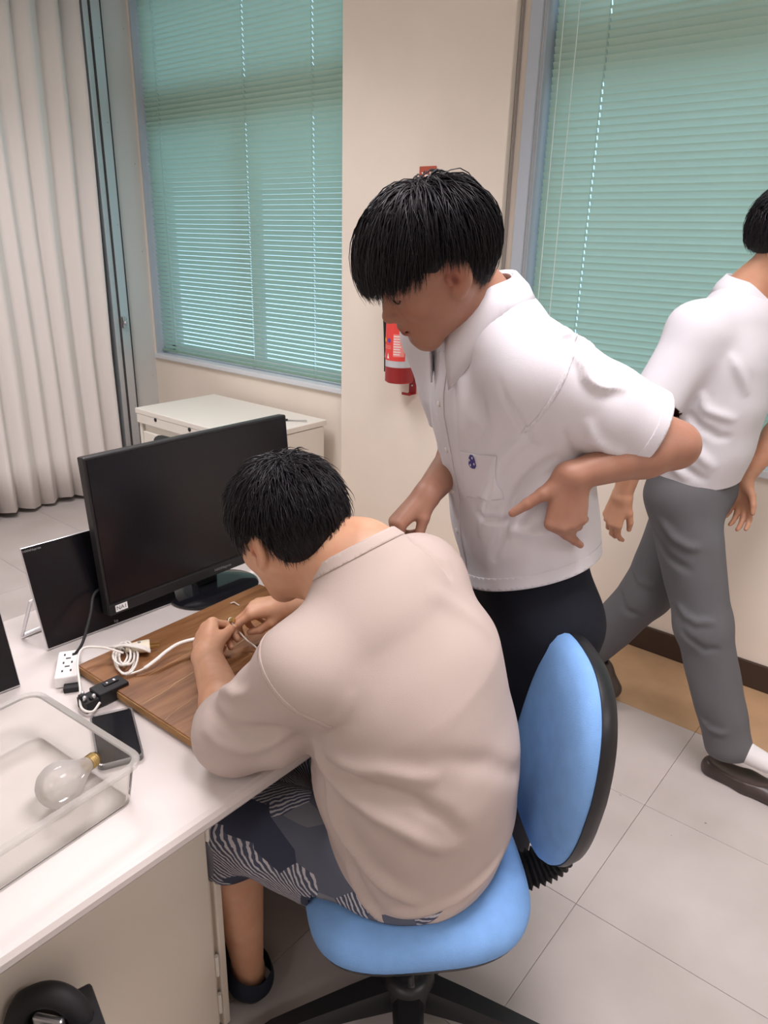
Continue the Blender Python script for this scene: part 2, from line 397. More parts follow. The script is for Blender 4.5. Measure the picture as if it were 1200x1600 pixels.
blind('green venetian blind right of the column, behind the standing boy', -1.572, 1.33, WY + 0.045, 0.893, 66, [-1.36, -0.55, 0.2, 1.0], cords2=[(-1.535, 1.30), (-1.475, 1.15)])

# ---- accordion partition on the left
g = G(); ys = []; pitch = 0.118; y = 2.555; amp = 0.045; pts = []
nf = 26; sub = 8
for k in range(nf * sub + 1):
    t = k / sub; ph = t % 1.0
    tri = (1 - abs(2 * ph - 1)); tri = tri ** 0.72           # sharp folds towards the wall, soft ones towards the room
    wob = 0.012 * math.sin(t * 1.7) + 0.006 * math.sin(t * 4.1)
    pts.append((WX - 0.035 + amp * 2 * tri * (0.85 + 0.25 * math.sin(t * 0.9 + 1)), y - t * pitch + wob, 0.010 * math.sin(t * 2.2)))
vs = []; fs = []; zs = [0.03, 0.3, 0.9, 1.6, 2.3, 2.96]
for p in pts:
    for i, z in enumerate(zs):
        vs.append((p[0] + 0.006 * math.sin(z * 2.1 + p[1] * 9), p[1] + 0.012 * math.sin(z * 1.3 + p[1] * 4) * min(1, z), z + (p[2] if i == 0 else 0)))
nz = len(zs)
for k in range(len(pts) - 1):
    for i in range(nz - 1): fs.append((k * nz + i, (k + 1) * nz + i, (k + 1) * nz + i + 1, k * nz + i + 1))
g.add(vs, fs)
part = obj('folding_partition', g, 'curtain', None, True); tag(part, 'cream pleated folding partition hanging along the left wall', 'partition')
sm = part.modifiers.new('thick', 'SOLIDIFY'); sm.thickness = 0.006
# ---- ceiling luminaires
def lamp(i, x, y):
    t = thing('ceiling_light', 'recessed rectangular ceiling light, number out of view', 'ceiling light', (x, y, CEIL), 0, 'ceiling lights')
    obj('housing', G().box((0, 0, -0.012), (0.66, 1.26, 0.03), 0.004), 'metal_white', t)
    obj('diffuser', G().box((0, 0, -0.030), (0.60, 1.20, 0.008), 0.002), 'lamp_diffuser', t)
    ld = bpy.data.lights.new('tube_light', 'AREA'); ld.shape = 'RECTANGLE'; ld.size = 0.58; ld.size_y = 1.18; ld.energy = LAMP_W; ld.color = LAMP_COL; ld.spread = math.radians(136)
    lo = bpy.data.objects.new('tube_light', ld); COL.objects.link(lo); lo.parent = t; lo.location = (0, 0, -0.04)
    t['label'] = ['rectangular ceiling light over the partition and monitors', 'rectangular ceiling light over the standing boy', 'rectangular ceiling light at the far right end of the windows', 'unseen rectangular fill light added behind the viewer towards the partition', 'unseen rectangular fill light added directly behind the viewer', 'unseen rectangular fill light added behind the viewer at the far right'][i]
for i, (x, y) in enumerate([(-2.75, 1.2), (-0.25, 1.2), (2.25, 1.2), (-2.75, -2.6), (-0.25, -2.6), (2.25, -2.6)]): lamp(i, x, y)  # rear row is unseen fill, added to brighten upright surfaces turned to the viewer
# ================================================================== furniture and things
DZ = 0.70
# ---- main desk
desk = thing('office_desk', 'long white-topped desk with beige steel cabinet below, in the foreground', 'desk', (-1.29, 0.45, 0))
dx0, dx1, dy0, dy1 = -1.75, -0.835, -0.75, 1.30
L = lambda x, y, z: (x + 1.29, y - 0.45, z)
g = G()   # worktop with rounded front nose
prof = [(dx0, DZ - 0.034), (dx0, DZ - 0.003), (dx0 + 0.003, DZ), (dx1 - 0.014, DZ), (dx1 - 0.005, DZ - 0.0035), (dx1, DZ - 0.012), (dx1 - 0.001, DZ - 0.024), (dx1 - 0.008, DZ - 0.034)]
n = len(prof); vs = [L(x, yy, z) for yy in (dy0, dy1) for x, z in prof]
fs = [tuple(range(n)), tuple(range(n, 2 * n))[::-1]] + [(k, (k + 1) % n, n + (k + 1) % n, n + k) for k in range(n)]
obj('worktop', G().add(vs, fs), 'desk_white', desk)
def pedestal(y0, y1):
    x0, x1 = -1.68, -0.955
    obj('cabinet_body', G().box(L((x0 + x1) / 2, (y0 + y1) / 2, 0.335), (x1 - x0, y1 - y0, 0.66), 0.004), 'desk_body', desk)
    dr = obj('cabinet_door', G().box(L(x1 + 0.006, (y0 + y1) / 2 - 0.012, 0.335), (0.016, y1 - y0 - 0.028, 0.645), 0.003), 'desk_body', desk)
    obj('edge_post', G().box(L(x1 + 0.004, y1 - 0.006, 0.335), (0.020, 0.018, 0.66), 0.004), 'desk_body', desk)
    for z in (0.09, 0.20, 0.56): obj('hinge', G().lathe([(0.0045, 0), (0.0045, 0.055)], 8, Matrix.Translation(L(x1 + 0.014, y1 - 0.022, z - 0.03))), 'metal_white', dr)
pedestal(-0.10, 0.672)
obj('modesty_panel', G().box(L(-1.66, 0.95, 0.40), (0.02, 0.62, 0.50)), 'desk_body', desk)
obj('side_panel', G().box(L(-1.30, 1.272, 0.335), (0.72, 0.03, 0.66), 0.003), 'desk_body', desk)
obj('under_rail', G().box(L(-0.92, 0.96, 0.648), (0.03, 0.60, 0.03), 0.003), 'desk_body', desk)

# ---- corner desk under the left window
cdk = thing('corner_desk', 'white steel desk standing below the left window', 'desk', (-3.145, 2.52, 0))
Lc = lambda x, y, z: (x + 3.145, y - 2.52, z)
X0, X1, Y0, Y1 = -3.62, -2.672, 2.24, 2.79
obj('worktop', G().box(Lc((X0 + X1) / 2, (Y0 + Y1) / 2, 0.685), (X1 - X0, Y1 - Y0, 0.03), 0.004), 'metal_white', cdk)
obj('side_panel', G().box(Lc(X1 - 0.02, (Y0 + Y1) / 2, 0.335), (0.025, Y1 - Y0 - 0.03, 0.66), 0.003), 'metal_white', cdk)
obj('side_panel', G().box(Lc(X0 + 0.02, (Y0 + Y1) / 2, 0.335), (0.025, Y1 - Y0 - 0.03, 0.66), 0.003), 'metal_white', cdk)
obj('back_panel', G().box(Lc((X0 + X1) / 2, Y1 - 0.03, 0.38), (X1 - X0 - 0.06, 0.02, 0.56)), 'metal_white', cdk)
ap = obj('apron', G().box(Lc((X0 + X1) / 2, Y0 + 0.012, 0.645), (X1 - X0 - 0.02, 0.02, 0.05), 0.002), 'metal_white', cdk)
obj('cabinet_body', G().box(Lc(X0 + 0.24, (Y0 + Y1) / 2, 0.33), (0.40, Y1 - Y0 - 0.06, 0.58), 0.003), 'metal_white', cdk)
for z in (0.50, 0.33, 0.14):
    d = obj('drawer', G().box(Lc(X0 + 0.24, Y0 + 0.02, z), (0.38, 0.022, 0.15 if z > 0.2 else 0.21), 0.004), 'metal_white', cdk)
    obj('handle', G().box(Lc(X0 + 0.24, Y0 + 0.004, z + 0.03), (0.10, 0.012, 0.012), 0.003), 'steel', d)
for x in (-3.43, -3.13):
    obj('lock', G().lathe([(0.011, 0), (0.011, 0.004), (0.007, 0.006)], 12, Matrix.Translation(Lc(x, Y0 + 0.003, 0.662)) @ Matrix.Rotation(math.pi / 2, 4, 'X')), 'black_soft', ap)
obj('rail_seam', G().box(Lc(-2.99, Y0 - 0.001, 0.664), (0.004, 0.004, 0.045)), 'seam', ap)
# utility knife lying on it
kn = thing('utility_knife', 'small dark utility knife lying on the corner desk', 'knife', (-2.80, 2.62, 0.70), 0.55)
obj('handle', G().box((-0.05, 0, 0.006), (0.11, 0.016, 0.010), 0.004), 'black_soft', kn)
obj('blade', G().box((0.055, 0.0, 0.006), (0.11, 0.009, 0.002), 0.0006), 'steel', kn)
obj('blade_rest', G().box((0.04, 0.014, 0.003), (0.12, 0.004, 0.003), 0.001, rot=(0, 0, 0.25)), 'steel', kn)
# black chair pushed up to it: only the top of its backrest shows
bc = thing('black_chair', 'black chair at the corner desk, its top showing above the large monitor', 'chair', (-2.745, 1.90, 0), 0.15)
def pill(w, h, d, r, n=6):
    g = G(); g.box((0, 0, 0), (w, d, h), min(r, d * 0.48), n); return g
obj('backrest', G().box((0, -0.02, 0.555), (0.24, 0.06, 0.40), 0.028, 4), 'black_soft', bc, True)
obj('seat', G().box((0, 0.14, 0.36), (0.36, 0.32, 0.06), 0.025, 3), 'black_soft', bc, True)
obj('back_post', G().box((0, -0.04, 0.33), (0.06, 0.02, 0.22), 0.004), 'black_plastic', bc)
obj('column', G().lathe([(0.03, 0.08), (0.03, 0.34)], 14, Matrix.Translation((0, 0.16, 0))), 'black_plastic', bc, True)
for k in range(5):
    a = 2 * math.pi * k / 5; obj('base_leg', G().tube([(0, 0.16, 0.09), (0.22 * math.cos(a), 0.16 + 0.22 * math.sin(a), 0.05)], [0.02, 0.014], 8), 'black_plastic', bc, True)
    obj('caster', G().lathe([(0.022, -0.012), (0.025, 0), (0.022, 0.012)], 12, Matrix.Translation((0.22 * math.cos(a), 0.16 + 0.22 * math.sin(a), 0.026)) @ Matrix.Rotation(math.pi / 2, 4, 'X')), 'black_plastic', bc, True)

# ---- large monitor
mo = thing('monitor', 'large black monitor on an oval stand with a white sticker reading NA1', 'monitor', (-1.50, 1.12, DZ), 0)
tilt = Matrix.Rotation(math.radians(-5.0), 4, 'Y')       # top leans away from the user
MW, MH = 0.625, 0.392
T = Matrix.Translation((0, 0.0, 0.045)) @ tilt
def tf(g): g.v = [tuple(T @ Vector(p)) for p in g.v]; return g
obj('housing', tf(G().box((-0.016, 0, MH / 2), (0.030, MW, MH), 0.004).box((-0.036, 0, MH * 0.52), (0.024, MW * 0.5, MH * 0.42), 0.008)), 'bezel', mo)
sc_ = obj('screen', tf(G().box((0.0000, 0, MH / 2 + 0.013), (0.003, MW - 0.012, MH - 0.040))), 'screen', mo)
obj('chin', tf(G().box((0.001, 0, 0.0145), (0.006, MW - 0.002, 0.027), 0.002)), 'bezel', mo)
st = obj('sticker', tf(G().box((0.0044, -MW / 2 + 0.032, 0.0150), (0.0008, 0.032, 0.017))), 'white_paper', mo)
def plate_text(txt, size, loc, m, parent, T=None, mx=None):
    v, f = text_geo(txt, size); B = Matrix.Translation(loc) @ Matrix(((0, 0, 1, 0), (1, 0, 0, 0), (0, 1, 0, 0), (0, 0, 0, 1)))   # text plane facing +x
    if mx is not None: B = Matrix.Translation(loc) @ mx
    g = G().add(v, f, B)
    if T is not None: g.v = [tuple(T @ Vector(p)) for p in g.v]
    return obj('lettering', g, m, parent)
plate_text('NA1', 0.0145, (0.0051, -MW / 2 + 0.032, 0.0150), 'ink', st, T)
plate_text('HANNspree', 0.011, (0.0045, 0.03, 0.0150), 'dim_logo', mo, T)
def oval(a, b, n=40): return [(a * math.cos(2 * math.pi * k / n), b * math.sin(2 * math.pi * k / n)) for k in range(n)]
rings = [[(x + 0.0, y, z) for x, y in oval(a, b)] for a, b, z in [(0.100, 0.125, 0.0), (0.104, 0.130, 0.003), (0.104, 0.130, 0.008), (0.098, 0.123, 0.012), (0.06, 0.08, 0.015)]]
obj('stand_base', G().stack(rings), 'black_gloss', mo, True, angle=50)
obj('stand_neck', G().box((-0.045, 0, 0.07), (0.035, 0.07, 0.14), 0.008), 'black_plastic', mo)

# ---- portable monitors on kickstands
def portable(label, corner, ang, kick=True):
    t = thing('portable_monitor', label, 'monitor', corner, ang, 'portable monitors on kickstands')
    W_, H_ = 0.345, 0.245; lean = Matrix.Rotation(math.radians(-17), 4, 'Y')
    def q(g): g.v = [tuple(lean @ Vector(p)) for p in g.v]; return g
    obj('housing', q(G().box((-0.004, W_ / 2, H_ / 2), (0.008, W_, H_), 0.002)), 'silver', t)
    obj('screen', q(G().box((0.0006, W_ / 2, H_ / 2 + 0.001), (0.002, W_ - 0.004, H_ - 0.005))), 'screen', t)
    lg = q(G().add(*text_geo('portable screen'.replace('portable screen', 'HANNspree'), 0.008), Matrix.Translation((0.0018, 0.024, H_ - 0.009)) @ Matrix(((0, 0, 1, 0), (1, 0, 0, 0), (0, 1, 0, 0), (0, 0, 0, 1)))))
    obj('lettering', lg, 'dim_logo', t)
    lg = q(G().add(*text_geo('hp', 0.011), Matrix.Translation((0.0018, W_ / 2, 0.010)) @ Matrix(((0, 0, 1, 0), (1, 0, 0, 0), (0, 1, 0, 0), (0, 0, 0, 1)))))
    obj('lettering', lg, 'dim_logo', t)
    obj('kickstand', G().tube([(-0.042, 0.02, 0.118), (-0.045, -0.004, 0.112), (-0.102, -0.015, 0.004), (-0.106, 0.03, 0.004), (-0.106, 0.20, 0.004), (-0.045, 0.20, 0.118)], 0.0045, 6), 'silver', t)
    return t
portable('thin portable monitor leaning behind the large monitor, silver edge', (-1.532, 0.664, DZ + 0.003), math.radians(-3))
portable('thin portable monitor cut off by the left edge of the picture', (-1.462, 0.212, DZ + 0.003), math.radians(-4))

# ---- cables on the desk
def cable(name, label, pts, r, m, n=8, sides=7, flat=None):
    o = obj(name, G().tube(spline(pts, n), r, sides, flat=flat), m, None, True); return tag(o, label, 'cable')
cable('video_cable', 'black cable arching behind the leftmost monitor', [(-1.60, 0.44, .84), (-1.63, 0.50, .872), (-1.65, 0.545, .872), (-1.645, 0.575, .84), (-1.62, 0.57, .79), (-1.57, 0.535, .74), (-1.55, 0.50, .706)], 0.0042, 'black_soft')
cable('power_cable', 'black power cable running from the monitors to the white outlet block', [(-1.575, 0.86, .79), (-1.525, 0.79, .805), (-1.475, 0.748, .785), (-1.435, 0.70, .745), (-1.43, 0.668, .722)], [0.0034] * 33, 'black_soft')
# ---- outlet block
ob_ = thing('outlet_block', 'white outlet block with three socket pairs lying on the desk', 'outlet', (-1.408, 0.648, DZ), math.radians(57))
# local +y along the block length (towards the monitor), +x across
obj('body', G().box((0, 0, 0.015), (0.046, 0.112, 0.026), 0.003), 'white_plastic', ob_)
for k in range(3):
    yy = 0.034 - k * 0.034
    obj('slot', G().box((-0.0085, yy + .003, 0.0281), (0.0035, 0.008, 0.0008)).box((0.0085, yy + .003, 0.0281), (0.0035, 0.008, 0.0008)), 'ink', ob_)
    if k < 2: obj('earth_hole', G().box((0.000, yy - 0.013, 0.0281), (0.010, 0.005, 0.0008), 0.0003), 'ink', ob_)
obj('magnet_foot', G().box((0.012, -0.066, 0.006), (0.034, 0.022, 0.012), 0.002), 'black_soft', ob_)

# ---- phone in a clear case
ph = thing('smartphone', 'black smartphone in a clear case lying beside the wooden board', 'phone', (-1.130, 0.592, DZ), math.radians(-115))
# local y = length
obj('body', G().box((0, 0, 0.0062), (0.074, 0.158, 0.0085), 0.004, 3), 'black_plastic', ph)
obj('screen', G().box((0, 0, 0.0107), (0.069, 0.153, 0.0008), 0.0003), 'black_gloss', ph)
def rrect(w, h, r, n=5):
    out = []
    for cx, cy, a0 in [(w / 2 - r, h / 2 - r, 0), (-w / 2 + r, h / 2 - r, 90), (-w / 2 + r, -h / 2 + r, 180), (w / 2 - r, -h / 2 + r, 270)]:
        for k in range(n + 1): a = math.radians(a0 + 90 * k / n); out.append((cx + r * math.cos(a), cy + r * math.sin(a)))
    return out
a_, b_ = rrect(0.081, 0.166, 0.012), rrect(0.0745, 0.1585, 0.009)
ring = [[(x, y, z) for x, y in p] for p, z in [(a_, 0.0008), (a_, 0.0115), (b_, 0.0122), (b_, 0.0030)]]
obj('case', G().stack(ring), 'phone_case', ph, True, angle=40)

# ---- wooden board
bd = thing('wooden_board', 'thick brown wooden board lying on the white desk', 'board', (-1.145, 0.935, DZ), math.radians(1.2))
BW, BL_, BT = 0.505, 0.535, 0.022
obj('panel', G().box((0, 0, BT / 2 + 0.003), (BW, BL_, BT - 0.002), 0.002), 'wood', bd)
obj('edge_strip', G().box((0, -BL_ / 2 - 0.0005, BT / 2 + 0.002), (BW - 0.002, 0.003, BT - 0.006), 0.001), 'wood_edge', bd)
obj('edge_strip', G().box((BW / 2 + 0.0005, 0, BT / 2 + 0.002), (0.003, BL_ - 0.002, BT - 0.006), 0.001), 'wood_edge', bd)
for (x0, y0, x1, y1, wd) in [(-0.02, -0.262, -0.06, 0.05, 0.0016), (0.055, -0.265, -0.005, 0.03, 0.0013), (-0.10, -0.2, -0.12, 0.08, 0.0009), (0.14, -0.2, 0.10, 0.1, 0.0011)]:
    pts = [(x0 + (x1 - x0) * k / 14 + random.uniform(-.002, .002), y0 + (y1 - y0) * k / 14, BT + 0.0023) for k in range(15)]
    obj('scratch', G().tube(pts, [random.uniform(.3, 1.1) * wd for _ in pts], 4, flat=0.3), 'wood_scratch', bd)

# ---- switch module with frayed end
bx = thing('switch_box', 'open black switch module wired to the white cable', 'switch', (-1.262, 0.648, DZ), math.radians(90))
obj('body', G().box((0.012, 0, 0.017), (0.068, 0.042, 0.030), 0.003), 'black_plastic', bx)
obj('rocker', G().box((0.018, 0.004, 0.0335), (0.032, 0.012, 0.003), 0.001), 'bezel', bx)
obj('terminal_block', G().box((-0.036, 0, 0.013), (0.03, 0.038, 0.024), 0.002).box((-0.045, 0.008, 0.028), (0.012, 0.010, 0.01), 0.002).box((-0.033, -0.010, 0.027), (0.010, 0.010, 0.008), 0.002), 'black_soft', bx)
for k, (x, y) in enumerate([(-0.040, 0.012), (-0.046, -0.006), (-0.030, -0.013)]):
    obj('screw', G().lathe([(0.004, 0.026), (0.004, 0.034), (0.002, 0.036)], 8, Matrix.Translation((x, y, 0))), 'silver', bx, True)
obj('indicator', G().box((0.026, 0.004, 0.0355), (0.004, 0.006, 0.001)).box((0.010, 0.004, 0.0355), (0.003, 0.004, 0.001)), 'white_plastic', bx)
# ---- plug with wound-up cord
pg = thing('power_plug', 'cream two-pin plug with its white cord wound in a bundle on the board', 'plug', (-1.336, 0.782, DZ + BT + 0.003), math.radians(-32))
# local y towards the pins
rings = [[(x * sx, yy, 0.013 + z * sz) for x, z in oval(1, 1, 20)] for yy, sx, sz in [(-0.030, .008, .007), (-0.02, .013, .010), (0.0, .018, .012), (0.018, .020, .0125), (0.022, .019, .012)]]
obj('body', G().stack(rings), 'cream_plastic', pg, True, angle=50)
for s_ in (-1, 1): obj('pin', G().box((s_ * 0.0065, 0.032, 0.013), (0.0015, 0.022, 0.006), 0.0003), 'brass', pg)
obj('screw_hole', G().lathe([(0.0036, 0), (0.0036, 0.002)], 12, Matrix.Translation((0, 0.0, 0.0238))), 'dim_logo', pg)
for k in range(6):
    a = 0.045 + 0.004 * (k % 3); z = 0.006 + 0.004 * (k % 4); ox = 0.020 + 0.003 * k; oy = -0.038 + 0.005 * (k % 3)
    pts = [(ox + (a * 0.8 + 0.004 * k) * math.cos(t), oy + (0.011 + 0.0025 * k) * math.sin(t), z + 0.004 * math.sin(2 * t + k)) for t in [2 * math.pi * j / 16 for j in range(17)]]
    obj('cord_loop', G().tube(pts, 0.0026, 6), 'white_cable', pg, True)
for k in range(4):
    pts = [(-0.012 + 0.006 * k, -0.066 + 0.004 * k, 0.016 + .003 * k), (0.0 + 0.005 * k, -0.03, 0.024 + 0.002 * k), (0.014 + 0.004 * k, 0.004, 0.023), (0.020 + 0.003 * k, 0.022, 0.012)]
    obj('cord_wrap', G().tube(spline(pts, 6), 0.0026, 6), 'white_cable', pg, True)
cable('lamp_flex', 'thin white flex arching from the plug bundle down to the switch module', [(-1.325, 0.735, .748), (-1.365, 0.71, .757), (-1.385, 0.675, .762), (-1.345, 0.64, .757), (-1.29, 0.612, .735), (-1.255, 0.592, .715), (-1.228, 0.60, .713), (-1.235, 0.622, .720)], 0.0026, 'white_cable')
cable('sheathed_cable', 'thick white sheathed cable running across the board to the hands', [(-1.272, 0.706, .728), (-1.256, 0.735, .735), (-1.252, 0.765, .744), (-1.256, 0.80, .752), (-1.255, 0.835, .757), (-1.235, 0.88, .76)], [0.0028] * 10 + [0.0055] * 31, 'white_cable', flat=0.7)

# ---- clear plastic box and bulb
pb = thing('plastic_box', 'clear plastic box on the front of the desk holding a bulb', 'box', (-1.095, 0.335, DZ), math.radians(4))
def boxring(w, h, r, z): return [(x, y, z) for x, y in rrect(w, h, r)]
bw, bh = 0.305, 0.36
obj('shell', G().stack([boxring(bw - .02, bh - .02, .02, 0.001), boxring(bw - 0.004, bh - .004, .022, 0.006), boxring(bw + 0.018, bh + 0.018, .028, 0.084), boxring(bw + 0.012, bh + 0.012, .026, 0.084), boxring(bw - 0.010, bh - .010, .02, 0.008), boxring(bw - 0.02, bh - .02, .018, 0.004)]), 'box_plastic', pb, True, angle=40)
obj('rim', G().stack([boxring(bw + .016, bh + .016, .028, 0.082), boxring(bw + 0.034, bh + .034, .034, 0.080), boxring(bw + 0.036, bh + .036, .035, 0.085), boxring(bw + .034, bh + .034, .034, 0.088), boxring(bw + .012, bh + .012, .026, 0.088), boxring(bw + .012, bh + .012, .026, 0.083), boxring(bw + .016, bh + .016, .028, 0.082)], caps=False), 'box_rim', pb, True, angle=40)
bu = thing('light_bulb', 'frosted light bulb with a brass screw cap lying in the plastic box', 'bulb', (-1.040, 0.436, DZ + 0.045), 0)
ax = Vector((-0.035, 0.095, -0.013)).normalized(); q = Vector((0, 0, 1)).rotation_difference(ax).to_matrix().to_4x4()
pr_ = [(0.001, -0.038), (0.014, -0.0355), (0.026, -0.0285), (0.034, -0.018), (0.038, -0.004), (0.0375, 0.008), (0.034, 0.02), (0.028, 0.031), (0.022, 0.042), (0.0175, 0.053), (0.0150, 0.062), (0.0140, 0.066)]
obj('glass', G().lathe(pr_, 32, q), 'bulb_glass', bu, True)
cp = [(0.0135, 0.064)]
for k in range(5): cp += [(0.0138, 0.067 + k * 0.004), (0.0125, 0.069 + k * 0.004)]
cp += [(0.012, 0.088), (0.006, 0.092), (0.004, 0.094)]
obj('screw_cap', G().lathe(cp, 24, q), 'brass', bu, True, angle=50)

# ---- fire extinguisher on the column
ex = thing('fire_extinguisher', 'red fire extinguisher with printed label hung on the column', 'extinguisher', (-2.135, CY - 0.080, 0.985))
R_ = 0.067
obj('cylinder', G().lathe([(0.001, 0), (R_ - 0.006, 0.0), (R_, 0.008), (R_, 0.40), (R_ * 0.9, 0.425), (R_ * 0.6, 0.445), (0.02, 0.455), (0.02, 0.475)], 40), 'red', ex, True, angle=40)
obj('base_band', G().lathe([(R_ + 0.001, 0.006), (R_ + 0.001, 0.075)], 40, caps=False), 'dark_red', ex, True)
obj('silver_band', G().lathe([(R_ + 0.0008, 0.075), (R_ + 0.0008, 0.34)], 40, caps=False), 'silver_band', ex, True)
def arc(a0, a1, z0, z1, r, n=14):
    vs = []; fs = []
    for k in range(n + 1):
        a = math.radians(a0 + (a1 - a0) * k / n); vs += [(r * math.cos(a), r * math.sin(a), z0), (r * math.cos(a), r * math.sin(a), z1)]
    for k in range(n): fs.append((2 * k, 2 * k + 2, 2 * k + 3, 2 * k + 1))
    return G().add(vs, fs)
lb = obj('label_sheet', arc(-150, -32, 0.105, 0.33, R_ + 0.0016), 'label_red', ex, True)
obj('text_block', arc(-80, -36, 0.125, 0.225, R_ + 0.0020), 'label_pink', lb, True)
for k in range(8): obj('text_line', arc(-78, -78 + random.uniform(24, 38), 0.133 + k * 0.0115, 0.137 + k * 0.0115, R_ + 0.0023), 'white_paper', lb)
for a, m_ in [(-128, 'yellow'), (-100, 'violet')]:
    dsc = [(0.010 * math.cos(t), 0.010 * math.sin(t)) for t in [2 * math.pi * k / 20 for k in range(20)]]
    vs = [((R_ + 0.0026) * math.cos(math.radians(a) + x / R_), (R_ + 0.0026) * math.sin(math.radians(a) + x / R_), 0.195 + y) for x, y in dsc]
    obj('hazard_mark', (vs, [tuple(range(20))]), m_, lb)
    tri = [(-0.007, -0.014), (0.007, -0.014), (0.0, 0.012)]
    vs = [((R_ + 0.0026) * math.cos(math.radians(a - 4) + x / R_), (R_ + 0.0026) * math.sin(math.radians(a - 4) + x / R_), 0.128 + y) for x, y in tri]
    obj('hazard_mark', (vs, [(0, 1, 2)]), 'white_paper', lb)
for k in range(3): obj('text_line', arc(-145 + 3 * k, -90, 0.158 + k * 0.006, 0.1605 + k * 0.006, R_ + 0.0023), 'label_pink', lb)
obj('valve', G().lathe([(0.022, 0.47), (0.024, 0.49), (0.016, 0.50), (0.016, 0.53)], 16), 'brass', ex, True)
obj('handle', G().box((0.0, -0.04, 0.535), (0.022, 0.13, 0.008), 0.003, rot=(0.15, 0, 0)).box((0.0, -0.045, 0.508), (0.022, 0.12, 0.008), 0.003), 'black_plastic', ex)
obj('hose', G().tube(spline([(-0.015, 0, 0.49), (-0.062, -0.03, 0.50), (-0.092, -0.02, 0.42), (-0.086, -0.01, 0.25), (-0.078, -0.01, 0.12), (-0.076, -0.01, 0.04)], 8), 0.0085, 8), 'black_soft', ex, True)
bk = obj('bracket', G().box((0.035, 0.060, 0.12), (0.04, 0.006, 0.36), 0.001).box((0.035, 0.034, -0.058), (0.04, 0.05, 0.004), 0.001).box((0.035, 0.010, -0.054), (0.05, 0.004, 0.012), 0.001), 'dark_red', ex)
obj('screw', G().lathe([(0.004, 0), (0.004, 0.003)], 8, Matrix.Translation((0.035, 0.057, -0.02)) @ Matrix.Rotation(math.pi / 2, 4, 'X')), 'silver', bk)
# ---- red sign above it
sg = thing('fire_sign', 'small red wall sign above the fire extinguisher', 'sign', (-2.075, CY - 0.004, 1.62))
pl = obj('plate', G().box((0, 0, 0.145), (0.088, 0.004, 0.29), 0.001), 'sign_red', sg)
for k, ch in enumerate('滅火器'):
    v, f = text_geo(ch, 0.075); Bm = Matrix.Translation((0, -0.0024, 0.228 - 0.085 * k)) @ Matrix.Rotation(math.pi / 2, 4, 'X')
    if v: obj('lettering', G().add(v, f, Bm), 'white_paper', pl)
# small clip on the column edge
tag(obj('wall_clip', G().box((0, 0, 0), (0.02, 0.02, 0.035), 0.003).box((-0.004, -0.013, 0.012), (0.012, 0.008, 0.012), 0.002), 'steel'), 'small metal clip fixed at the right edge of the column', 'clip').location = (cx1 - 0.004, CY - 0.012, 1.475)

# ---- blue task chair
CH = thing('task_chair', 'blue upholstered task chair with black base under the seated boy', 'chair', (-0.665, 0.945, 0), math.radians(135))
def seat_outline(w, d, n=64, p=3.2):
    out = []
    for k in range(n):
        a = 2 * math.pi * k / n; c, s_ = math.cos(a), math.sin(a)
        out.append((w / 2 * math.copysign(abs(c) ** (2 / p), c) * (1 + 0.05 * s_), d / 2 * math.copysign(abs(s_) ** (2 / p), s_)))
    return out
def seat_rings(w, d, zs):
    rs = []
    for ins, z, dish in zs:
        rs.append([(x, y, z + dish * ((x / (w / 2)) ** 2 - 0.5) - 0.03 * max(0, (y / (d / 2)) - 0.45) ** 2) for x, y in seat_outline(w - 2 * ins, d - 2 * ins)])
    return rs
obj('seat', G().stack(seat_rings(0.455, 0.44, [(0.012, 0.405, 0), (0.002, 0.415, 0), (0.0, 0.43, 0.0), (0.004, 0.447, 0.004), (0.016, 0.461, 0.008), (0.04, 0.472, 0.012), (0.09, 0.478, 0.014), (0.15, 0.478, 0.008), (0.20, 0.475, 0.0)])), 'blue_fabric', CH, True, angle=70)
obj('seat_shell', G().stack(seat_rings(0.44, 0.425, [(0.08, 0.380, 0), (0.02, 0.388, 0), (0.0, 0.402, 0), (-0.004, 0.412, 0), (0.01, 0.414, 0)])), 'black_plastic', CH, True, angle=60)
# backrest, leaning back a little
def back_outline(w, h, n=64):
    out = []
    for k in range(n):
        a = 2 * math.pi * k / n; c, s_ = math.cos(a), math.sin(a)
        ww = w / 2 * (0.80 + 0.20 * min(1, (s_ + 1) / 1.1))
        out.append((ww * math.copysign(abs(c) ** 0.80, c), h / 2 * math.copysign(abs(s_) ** 0.80, s_)))
    return out
BH, BWd = 0.44, 0.40
BT_ = Matrix.Translation((0.012, -0.262, 0.695)) @ Matrix.Rotation(math.radians(6), 4, 'X')
def brings(layers):
    rs = []
    for ins, dy in layers:
        rs.append([tuple(BT_ @ Vector((x, dy + 0.28 * x * x - 0.10 * z * z, z))) for x, z in back_outline(BWd - 2 * ins, BH - 2 * ins)])
    return rs
obj('backrest', G().stack(brings([(0.0, -0.018), (-0.001, 0.0), (0.006, 0.012), (0.025, 0.022), (0.07, 0.028), (0.12, 0.029), (0.17, 0.029)])), 'blue_fabric', CH, True, angle=70)
obj('backrest_shell', G().stack(brings([(0.10, -0.058), (0.03, -0.052), (0.004, -0.040), (-0.004, -0.022), (-0.003, -0.010), (0.006, -0.008)])), 'black_plastic', CH, True, angle=60)
